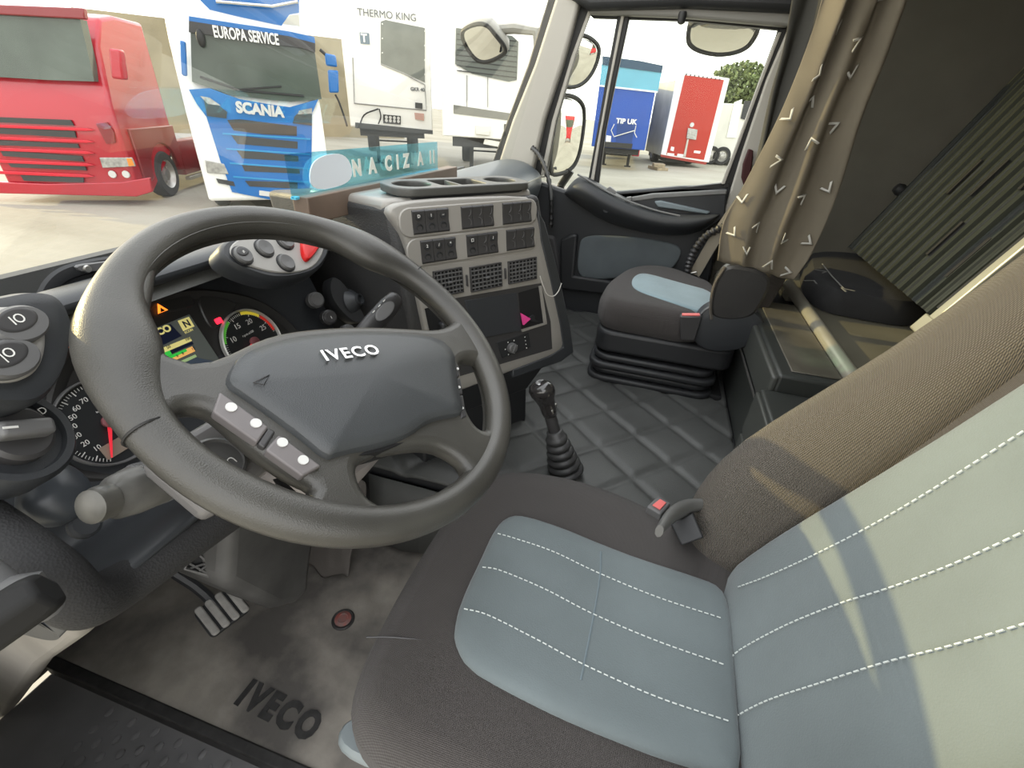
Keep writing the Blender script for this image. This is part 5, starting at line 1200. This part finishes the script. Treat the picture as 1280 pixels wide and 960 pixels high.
m = M(); q = [(285, 207), (388, 217), (388, 208), (283, 200)]
for y0_ in (167, 186, 204, 221):
    m.prism(f.pl([(278 + (y0_ - 167) * .25, y0_ - 1), (388, y0_ + 6), (388, y0_ + 8), (278 + (y0_ - 167) * .25, y0_ + 1)], .05), f, .03, .052)
m.make('grille_rib', mat('sky blue rib', (.02, .26, .52), .35), bt, smooth=False)
m = M(); a0, b0 = f.px(293, 134, .05); a1, b1 = f.px(356, 141, .05); an = math.atan2(b1 - b0, a1 - a0); L = math.hypot(a1 - a0, b1 - b0)
tx = Fr(f.w((a0 + a1) / 2, (b0 + b1) / 2, .05), f.u * math.cos(an) + f.v * math.sin(an), f.v * math.cos(an) - f.u * math.sin(an))
m.text('SCANIA', tx, .26, 0, 0, .03, bold=.014, sx=L / .98); m.make('brand_lettering', mat('silver letters', (.6, .6, .58), .3, metal=.3), bt)
for px in ([(254, 122), (262, 123), (284, 140), (283, 148), (259, 145)], [(368, 146), (374, 140), (390, 143), (390, 157), (366, 154)]): trace('headlamp', px, GRILL, .06, .03)
for px in ([(250, 120), (262, 122), (276, 132), (260, 130)], [(374, 138), (390, 135), (390, 142), (372, 143)]): trace('headlamp_trim', px, LAMP, .065, .02)
for px in ([(256, 200), (280, 205), (286, 218), (259, 216)], [(391, 213), (413, 209), (415, 222), (391, 225)]):
    hl = trace('fog_lamp', px, LAMP, .05, .03, bev=.01)
trace('bumper_grille', [(270, 223), (292, 227), (294, 233), (273, 229)], GRILL, .04, .02)
pl_ = trace('number_plate', [(324, 238), (360, 243), (360, 249), (324, 244)], mat('number plate', (.6, .6, .58), .5), .06, .02)
m = M(); m.tube([f.w(*f.px(250, 96, .06), .06), f.w(*f.px(300, 113, .06), .06), f.w(*f.px(380, 120, .06), .06)], .02, 6); m.tube([f.w(*f.px(300, 112, .07), .07), f.w(*f.px(352, 108, .07), .07)], .015, 6); m.make('wiper', SEAL, bt)
for px in ([(406, 66), (420, 69), (422, 84), (408, 82)], [(410, 87), (423, 88), (424, 116), (412, 116)], ): trace('mirror_housing', px, BLUE, .12, .12, bev=.03)
m = M(); m.tube([f.w(*f.px(400, 62, .05), .05), f.w(*f.px(409, 70, .08), .08)], .03, 6); m.make('mirror_arm', SEAL, bt)
m = M(); m.tube(crom([f.w(*f.px(419, 118, .05), .05), f.w(*f.px(424, 128, .05), .05), f.w(*f.px(431, 148, .05), .05), f.w(*f.px(434, 158, .05), .05)], 10), .02, 6); m.make('air_hose', SEAL, bt)
trace('mirror_housing', [(224, 50), (232, 52), (234, 96), (227, 94)], BLUE, .12, .12, bev=.03)
m = M(); m.box(.0, wd, .3, .9, D - 3, D, f); m.make('chassis', UNDER, bt)
for x in (.02, wd - .32): wheel(bt, 'wheel', f.w(x, .5, -1.2), f.u, .5, .3)
m = M(); m.sph(f.w(*f.px(251, 48, .2), .2), .09, .05, .14); m.make('convex_mirror', SEAL, bt)

# ---------------- red lorry
f2, wd2 = place((0, 240), (176, 246), -1.1)
rt = thing('truck', 'red lorry tractor with low chassis on the left of the yard', 'truck', f2.w(wd2 / 2, 0, -1))
m = M(); x0_ = wd2 - 2.5; f2 = f2.sh(x0_, 0, 0)
m.rings([[f2.w(x, z, c) for z, c in ((.36, 0), (1.2, .02), (1.9, 0), (2.1, -.05), (2.95, -.25), (3.4, -.6), (3.5, -1.1), (3.5, -2.2), (.9, -2.2), (.9, -1.9), (.22, -.65))] for x in (0.0, .12, 2.38, 2.5)], closed=True, cap0=True, cap1=True)
m.make('cab_body', REDP, rt, bevel=.07, bseg=3)
def tr2(name, px, mt, c=.03, t=.03, sm=0, bev=0.0): return trace(name, px, mt, c, t, sm, bev, rt, f2)
tr2('windscreen', [(-40, 15), (100, 24), (118, 102), (60, 100), (-40, 94)], WSG, .03, .2)
tr2('sun_visor', [(-40, 4), (104, 10), (106, 24), (-40, 16)], REDD, .12, .12, bev=.02)
for px in ([(-40, 145), (88, 150), (92, 157), (-40, 151)], [(-40, 157), (93, 164), (95, 172), (-40, 165)], [(-40, 173), (97, 180), (99, 185), (-40, 180)], [(0, 188), (102, 195), (105, 202), (4, 195)], [(9, 203), (106, 208), (108, 213), (14, 209)], [(24, 217), (104, 220), (104, 228), (30, 226)]): tr2('grille_slot', px, GRILL, .05, .03)
m = M()
for y in (153, 168, 182, 197, 211): m.prism(f2.pl([(-40, y + 1), (108, y + 7), (118, y + 10), (108, y + 11), (-40, y + 5)], .06), f2, .02, .07)
m.make('grille_rib', mat('bright red rib', (.55, .012, .03), .28), rt, bevel=.01)
tr2('headlamp', [(124, 197), (164, 197), (169, 208), (128, 210)], LAMP, .06, .05, bev=.01); tr2('indicator_lamp', [(158, 198), (164, 198), (168, 207), (161, 208)], AMBER, .065, .02)
m = M()
for x, y in ((140, 218), (157, 218)): a, b = f2.px(x, y, .05); m.lathe([(.075, 0), (.07, .02), (0, .02)], f2.w(a, b, .03), f2.n, 20)
m.make('round_lamp', mat('pale lamp', (.6, .6, .58), .3), rt)
tr2('number_plate', [(56, 233), (90, 236), (90, 243), (57, 240)], MATS['number plate'], .06, .02)
m = M(); a, b = f2.px(73, 238, .062); m.text('EL 438TT', f2.sh(0, 0, .062), .09, a, b, .004); m.make('plate_characters', SEAL, rt, smooth=False)
tr2('air_inlet', [(120, 155), (134, 153), (142, 165), (144, 178), (133, 180)], REDD, .05, .02)
tr2('bumper', [(-40, 226), (60, 230), (150, 228), (186, 222), (190, 240), (170, 246), (-40, 241)], REDP, .08, .1, bev=.02)
m = M()
for px in ([(136, 60), (150, 62), (156, 100), (140, 98)],): m.prism(f2.pl(px, .15), f2, -.02, .18)
m.make('mirror_housing', REDP, rt, bevel=.04, bseg=3)
# side: arch, wheels, skirts
fs_ = Fr(f2.w(2.5, 0, 0), -f2.n, (0, 0, 1), f2.u)
m = M(); arch = [(.3, .35)] + [(1.35 - .66 * math.cos(p), .5 + .66 * math.sin(p)) for p in [math.pi * k / 14 for k in range(15)]] + [(2.2, .5), (2.2, 1.5), (.3, 1.5)]; m.prism(arch, fs_, -.05, .05); m.make('wheel_arch', REDD, rt, bevel=.02)
wheel(rt, 'wheel', fs_.w(1.35, .5, .04), -f2.u, .5, .32)
m = M(); m.box(2.3, 4.7, .35, 1.15, -.25, .0, fs_); m.make('side_skirt', REDD, rt, bevel=.03)
m = M(); m.box(2.4, 4.6, .22, .30, -.1, .03, fs_); m.make('step_bar', STEEL, rt, bevel=.01)
m = M(); m.box(2.3, 6.5, .75, 1.0, -2.2, -.3, fs_); m.make('chassis', mat('chassis grey', (.2, .2, .2), .6), rt)
wheel(rt, 'wheel', fs_.w(5.4, .5, .0), -f2.u, .5, .32)
m = M(); m.rings([[fs_.w(5.4 - .6 * math.cos(p), .5 + .6 * math.sin(p), c) for p in [math.pi * k / 12 for k in range(13)]] for c in (.05, -.4)], closed=False); m.make('mudguard', REDD, rt, solid=.02)

# ---------------- white lorries' trailers behind
def trailer(name, label, pA, pB, z, top, mt, depth, legs=True, yaw=0., W=2.5, group='trailers parked across the yard', cat='trailer', ls=0.):
    fr, w_, z = place2(pA, pB, W, yaw); print(name, 'D', fr.o, 'z', z); t = thing(name, label, cat, fr.w(w_ / 2, 0, -.5), group=group)
    zb_ = z - GZ
    m = M(); m.box(0, w_, zb_, top, -depth, 0, fr); m.make('box_body', mt, t, bevel=.03)
    m = M(); m.box(.25, w_ - .25, zb_ - .25, zb_ - .01, -depth, -.3, fr); m.make('chassis', UNDER, t)
    if legs:
        for x in (w_ * .25, w_ * .75):
            m = M(); m.box(x - .07, x + .07, .04, zb_ - .2, -2.2 - ls, -2.05 - ls, fr); m.box(x - .16, x + .16, 0, .05, -2.25 - ls, -2.0 - ls, fr); m.make('landing_leg', UNDER, t, bevel=.01)
        m = M(); m.tube([fr.w(w_ * .25, zb_ * .55, -2.1 - ls), fr.w(w_ * .75, zb_ * .55, -2.1 - ls)], .03, 8); m.make('cross_bar', UNDER, t)
    for x in (.02, w_ - .4): wheel(t, 'wheel', fr.w(x, .5, -depth + 1.6), fr.u, .5, .38)
    return t, fr, w_
def tt(t, fr, name, px, mt, c=.02, th=.02, bev=0.): return trace(name, px, mt, c, th, 0, bev, t, fr)
t1, fr1, w1 = trailer('refrigerated_trailer', 'white refrigerated trailer with a grey sloping window panel and lettering', (438, 156), (541, 166), .3, 5.2, WHITE, 12, ls=3)
tt(t1, fr1, 'grey_panel', [(476, 27), (482, 25), (531, 35), (531, 103), (505, 91), (476, 80)], mat('grey vent panel', (.13, .145, .13), .4, var=.2, vscale=2), .03, .02)
m = M(); a, b = fr1.px(484, 19, .02); m.text('THERMO KING', fr1.sh(0, 0, .02), .24, a, b, .01, sx=1.0); m.make('lettering', mat('dark lettering', (.08, .09, .1), .5), t1, smooth=False)
m = M(); a, b = fr1.px(456, 48, .02); m.box(a - .13, a + .13, b - .13, b + .13, .0, .025, fr1); lg = m.make('logo_plate', mat('slate blue logo', (.10, .16, .22), .5), t1, smooth=False)
m = M(); m.text('T', fr1.sh(0, 0, .025), .26, a - .02, b, .01, bold=.01); m.make('logo_letter', WHITE, lg, smooth=False)
m = M(); a, b = fr1.px(522, 112, .02); m.text('GKR 40', fr1.sh(0, 0, .02), .13, a, b, .01, bold=.004); m.make('lettering', MATS['dark lettering'], t1, smooth=False)
m = M(); sq = fr1.pl([(441, 72), (443, 129), (533, 138), (531, 106), (505, 92), (476, 80)], .025); m.tube([fr1.w(x, y, .02) for x, y in sq], .018, 6); m.make('door_edge', mat('seam grey', (.3, .3, .29), .5), t1)
tt(t1, fr1, 'lamp_block', [(519, 128), (528, 129), (528, 136), (519, 135)], GRILL, .05, .05); tt(t1, fr1, 'lamp_block', [(518, 141), (530, 142), (530, 151), (519, 149)], mat('pinkish lamp', (.5, .3, .25), .4), .05, .05)
tt(t1, fr1, 'connector_plate', [(479, 143), (501, 145), (501, 156), (479, 154)], GRILL, .04, .04)
m = M()
for k in range(4):
    for j in range(2): a, b = fr1.px(483 + k * 5, 146.5 + j * 4 + k * .4, .04); m.lathe([(.045, 0), (.045, .02), (0, .02)], fr1.w(a, b, .04), fr1.n, 10)
m.make('connector_caps', MATS['pale lamp'], t1)
m = M(); m.tube(crom([fr1.w(*fr1.px(473, 136, .06), .06), fr1.w(*fr1.px(456, 143, .1), .1), fr1.w(*fr1.px(450, 155, .1), .1), fr1.w(*fr1.px(446, 160, .1), .1)], 12), .02, 6); m.tube(crom([fr1.w(*fr1.px(474, 136, .06), .06), fr1.w(*fr1.px(476, 146, .1), .1), fr1.w(*fr1.px(473, 155, .1), .1)], 8), .02, 6); m.make('cable', SEAL, t1)
tt(t1, fr1, 'lower_bumper', [(444, 153), (541, 163), (541, 168), (444, 160)], GRILL, .03, .3)
m = M()
for k in range(8): a, b = fr1.px(478 + 53 * (k % 2), 30 + 9 * k, .035); m.sph(fr1.w(a, b, .03), .02, seg=6, rg=4)
m.make('rivets', WHITE, t1)
t2, fr2, w2 = trailer('refrigerated_trailer', 'white trailer with a grey slatted vent panel partly behind the front mirror', (553, 166), (668, 181), .3, 5.0, WHITE, 12, ls=3)
tt(t2, fr2, 'vent_panel', [(570, 35), (600, 38), (640, 45), (648, 52), (646, 100), (636, 102), (590, 92), (576, 84), (569, 80)], mat('vent green grey', (.10, .115, .10), .5), .03, .02)
m = M()
for k in range(8): y = 42 + k * 6.5; m.prism(fr2.pl([(571, y), (646, y + 9), (646, y + 10.2), (571, y + 1.2)], .035), fr2, .02, .04)
m.make('vent_slats', SEAL, t2, smooth=False)
tt(t2, fr2, 'recess_panel', [(567, 131), (640, 142), (640, 151), (567, 142)], mat('grey recess', (.16, .16, .14), .6), .02, .02)
m = M()
for x in (583, 609): m.prism(fr2.pl([(x, 94), (x + 1.2, 94), (x + 1.2, 134), (x, 134)], .02), fr2, .0, .025)
m.make('door_gap', MATS['seam grey'], t2, smooth=False)
tt(t2, fr2, 'lamp_block', [(594, 156), (614, 157), (612, 170), (594, 168)], WHITE2, .08, .08, .02); tt(t2, fr2, 'lamp_block', [(630, 155), (640, 156), (639, 164), (630, 163)], GRILL, .03, .03)
tt(t2, fr2, 'underrun_bar', [(606, 174), (660, 184), (658, 190), (604, 180)], WHITE2, .0, .1)
# building / wall behind
m = M()
a = FZ(GZ).px(300, 168); A = V((a[0], a[1], GZ)); b = FZ(GZ).px(450, 172); B = V((b[0], b[1], GZ)); wfz = Fr(A, (B - A), (0, 0, 1)); m.box(-6, (B - A).length + 3, 0, 5.2, -.4, 0, wfz)
yb2 = m.make('yard_wall', mat('cream wall', (.30, .26, .17), .8, var=.1, vscale=1)); tag(yb2, 'cream coloured yard wall behind the blue lorry and trailers', 'wall')
# third white trailer at the far left between the lorries
t5, fr5, w5 = trailer('box_trailer', 'plain white box trailer between the red and blue lorries', (196, 158), (262, 166), -.1, 4.0, WHITE, 8)

# blue curtain trailer
t3, fr3, w3 = trailer('curtain_trailer', 'blue trailer with pale blue upper band and dark roof edge', (739, 184), (806, 187), -.12, 3.9, BLUE2, 12)
tt(t3, fr3, 'upper_band', [(752, 80), (828, 87), (822, 116), (750, 106)], LBLUE, .02, .03); tt(t3, fr3, 'roof_edge', [(753, 70), (800, 76), (829, 82), (827, 91), (753, 81)], NAVY, .05, .08)
tt(t3, fr3, 'rail', [(749, 106), (822, 114), (822, 116), (749, 108)], WHITE, .05, .05)
tt(t3, fr3, 'connector_panel', [(772, 148), (794, 150), (789, 183), (770, 182)], mat('deep blue', (.01, .045, .2), .5), .04, .03)
m = M(); a, b = fr3.px(783, 152, .05); m.text('TIP UK', fr3.sh(0, 0, .05), .28, a, b, .01, bold=.01, sx=1.1); m.make('lettering', WHITE, t3, smooth=False)
tt(t3, fr3, 'sticker', [(758, 169), (764, 170), (763, 180), (757, 179)], WHITE, .02, .01)
m = M()
for px in ([(768, 155), (764, 163), (767, 170)], [(795, 157), (793, 166), (796, 172)], [(767, 171), (794, 163)]): m.tube([fr3.w(*fr3.px(x, y, .08), .08) for x, y in px], .02, 5)
m.make('coiled_hose', WHITE2, t3)
m = M(); m.box(.35, 1.9, .95, 1.18, -.4, .05, fr3); m.make('front_bolster', UNDER, t3, bevel=.02)
m = M(); m.box(w3 * .8, w3 * .8 + .35, .55, .95, -1.9, -1.6, fr3); m.make('red_box', mat('red box', (.5, .02, .05), .4), t3, bevel=.03)
# red tarpaulin trailer, white front frame
t4, fr4, w4 = trailer('curtain_trailer', 'white trailer with a tall scarlet front panel', (829, 193), (884, 202), -.2, 4.0, mat('grey tarpaulin', (.5, .49, .43), .7, var=.15, vscale=1), 4, legs=False, yaw=-.32)
tt(t4, fr4, 'front_frame', [(848, 88), (912, 98), (886, 203), (826, 194)], WHITE, .015, .1)
tt(t4, fr4, 'scarlet_panel', [(856, 94), (905, 100), (880, 200), (833, 193)], REDT, .03, .03)
m = M(); m.prism(fr4.pl([(860, 160), (872, 162), (870, 175), (858, 173)], .08), fr4, .03, .1); m.make('connector_box', LAMP, t4, bevel=.01)
m = M(); a, b = fr4.px(865, 156, .06); m.lathe([(.11, 0), (.11, .03), (0, .03)], fr4.w(a, b, .04), fr4.n, 16); m.make('round_marker', MATS['number plate'], t4)
tt(t4, fr4, 'post', [(859, 174), (861, 174), (857, 196), (854, 196)], STEEL, .06, .04)
for px in ([(839, 183), (843, 184), (842, 189), (838, 188)], [(834, 191), (843, 192), (842, 196), (834, 195)], [(868, 188), (876, 189), (875, 192), (867, 191)], [(847, 192), (855, 193), (854, 196), (846, 195)]): tt(t4, fr4, 'sticker', px, WHITE, .035, .01)
m = M()
for k in range(9): a, b = fr4.px(858 + 5.2 * k, 93 + .8 * k, .03); m.sph(fr4.w(a, b, .03), .04, seg=6, rg=4)
m.make('roof_studs', GRILL, t4)
tt(t4, fr4, 'lower_bar', [(826, 193), (884, 203), (882, 206), (826, 196)], mat('dull red', (.3, .03, .02), .5), .05, .1)
# white rigid lorry with a fridge unit on the right
t7, fr7, w7 = trailer('refrigerated_trailer', 'white refrigerated trailer with dark fan grille at the right of the yard', (886, 197), (950, 200), -.35, 3.2, WHITE2, 6, legs=False, yaw=-.3, W=3)
tt(t7, fr7, 'fan_grille', [(931, 126), (944, 126), (938, 152), (926, 148)], GRILL, .06, .06)
tt(t7, fr7, 'side_locker', [(918, 128), (928, 124), (920, 172), (908, 172)], WHITE, .05, .05)
for x in (.1, .75): wheel(t7, 'wheel', fr7.w(x, .5, .1), -fr7.n, .5, .3)
# tree
tb = FZ(GZ).px(925, 171); B_ = V((tb[0] * 2.0, tb[1] * 2.0, GZ))
def tree(base, h, r, label, n=2600, seed=1):
    rnd = random.Random(seed); t = thing('tree', label, 'tree', base, group=None)
    m = M(); m.tube([base, base + V((0, .1, h * .3)), base + V((.1, 0, h * .6))], [.35, .28, .16], 10); m.make('trunk', BARK, t)
    m = M()
    for _ in range(n):
        while True:
            p = V((rnd.uniform(-1, 1), rnd.uniform(-1, 1), rnd.uniform(-1, 1)))
            if .35 < p.length < 1: break
        c = base + V((p.x * r, p.y * r, h * .68 + p.z * h * .32)); s = r * rnd.uniform(.05, .09); u = V((rnd.uniform(-1, 1), rnd.uniform(-1, 1), rnd.uniform(-1, 1))).normalized(); v = u.orthogonal().normalized(); n_ = u.cross(v)
        m.poly([c - u * s, c + v * s * .6, c + u * s, c - v * s * .6]); m.poly([c - u * s, c + n_ * s * .6, c + u * s, c - n_ * s * .6])
    m.make('foliage', LEAF, t, smooth=False); return t
d = ROT @ V((925 - 640, 480 - 112, -FPX)); k = 60 / math.hypot(d.x, d.y); c = CAMW + d * k
tree(V((c.x, c.y, GZ)), (c.z - GZ) / .68, 3.3, 'green bushy tree above the white refrigerated trailer', seed=2)
m = M(); pb_ = FZ(GZ).px(822, 212); m.box(-.5, .5, -.3, .3, 0, .14, Fr((pb_[0], pb_[1], GZ), (1, .6, 0), (-.6, 1, 0))); m.box(-.45, .1, -.25, .3, .14, .3, Fr((pb_[0], pb_[1], GZ), (1, .2, 0), (-.2, 1, 0)))
tag(m.make('pallet', mat('pale wood', (.3, .24, .16), .8, var=.2), bevel=.01), 'small pale wooden pallet on the yard beside the blue trailer', 'pallet')

# ================================================================== OUTSIDE MIRRORS OF THE CAB
def mirror(label, X, px, mt_h=SEAL, tilt=(0, 0), arm=None, split=None):
    """rear view mirror facing the camera side"""
    fr0 = FX(X); a = sum(fr0.px(*p)[0] for p in px) / len(px); b = sum(fr0.px(*p)[1] for p in px) / len(px); c = fr0.w(a, b)
    n = V((-1, tilt[0], tilt[1])).normalized(); u = n.cross(V((0, 0, 1))).normalized(); v = u.cross(n).normalized(); v = v if v.z > 0 else -v
    fr = Fr(c, u, v, n); P = fr.pl(px); t = thing('rear_view_mirror', label, 'mirror', c - V((0, 0, .1)), group='mirrors outside the passenger side')
    m = M(); m.puff(P, fr, [(.03, -.07), (.006, -.05), (-.006, -.02), (-.006, .0), (-.001, .003)], 60, 2); m.make('mirror_housing', mt_h, t, ang=60)
    m = M(); m.puff(P, fr.sh(0, 0, .0035), [(.0, -.001), (.001, .001)], 60, 2, dome=.004); m.make('mirror_glass', MIRROR, t, ang=180)
    m = M(); q_ = resample(smooth2(P, 2), 60); m.tube([fr.w(z_.x, z_.y, .004) for z_ in q_], .008, 6, closed=True); m.make('mirror_rim', SEAL, t)
    if arm: m = M(); m.tube([FX(X).w(*FX(X).px(*p)) + V((.03, 0, 0)) for p in arm] + [FX(1.06).w(*FX(1.06).px(*arm[-1]))], .018, 8); m.make('mirror_arm', mt_h, t)
    return t
mirror('tall lower door mirror showing the pale sky and yard', 1.28, [(697, 122), (705, 118), (722, 122), (731, 135), (728, 170), (722, 200), (712, 214), (692, 220), (686, 214), (690, 170)], tilt=(-1.28, .0), arm=[(712, 214), (700, 232), (696, 245)])
mirror('upper wide angle door mirror above the tall one', 1.28, [(713, 50), (722, 42), (738, 47), (749, 58), (747, 75), (738, 95), (724, 108), (706, 110), (700, 100)], tilt=(-1.15, -.2), arm=[(722, 42), (730, 10), (735, -20)])
mirror('kerb mirror hanging above the passenger door window', 1.32, [(865, 20), (949, 30), (945, 45), (932, 62), (900, 69), (868, 62), (858, 50)], tilt=(-.2, -1.1), arm=[(905, 20), (905, -20)])
mirror('front mirror hanging before the windscreen', 1.15, [(575, 40), (590, 30), (608, 28), (622, 45), (634, 60), (630, 68), (612, 77), (598, 77), (585, 62)], mt_h=mat('pale mirror shell', (.35, .34, .3), .4), tilt=(.15, -.8), arm=[(615, 36), (640, 34), (668, 38), (672, 80)])
# blue wash on the screen foot is the sign; red lorry seen only in the mirror
dm_ = (ROT @ V((714 - 640, 480 - 182, -FPX))).normalized(); nm_ = V((-1, -1.28, 0)).normalized(); rm_ = dm_ - nm_ * 2 * dm_.dot(nm_); pm_ = FX(1.28).w(*FX(1.28).px(714, 182))
rh_ = V((rm_.x, rm_.y, 0)).normalized(); print('MIRROR RAY', pm_, rm_); um_ = V((rh_.y, -rh_.x, 0)); fm = Fr(pm_ + rh_ * 34 - um_ * 1.2 - V((0, 0, pm_.z - GZ)), um_, (0, 0, 1))
t8 = thing('truck', 'small red lorry standing far behind, seen in the tall door mirror', 'truck', fm.w(1.2, 0, -1))
m = M(); m.box(0, 2.4, .5, 3.4, -2.2, 0, fm); m.make('cab_body', REDP, t8, bevel=.15, bseg=3)
m = M(); m.box(.2, 2.2, 2.0, 2.9, -.01, .03, fm); m.make('windscreen', WSG, t8, bevel=.02)
for x in (.05, 2.05): wheel(t8, 'wheel', fm.w(x, .5, -1.2), fm.u, .5, .3)
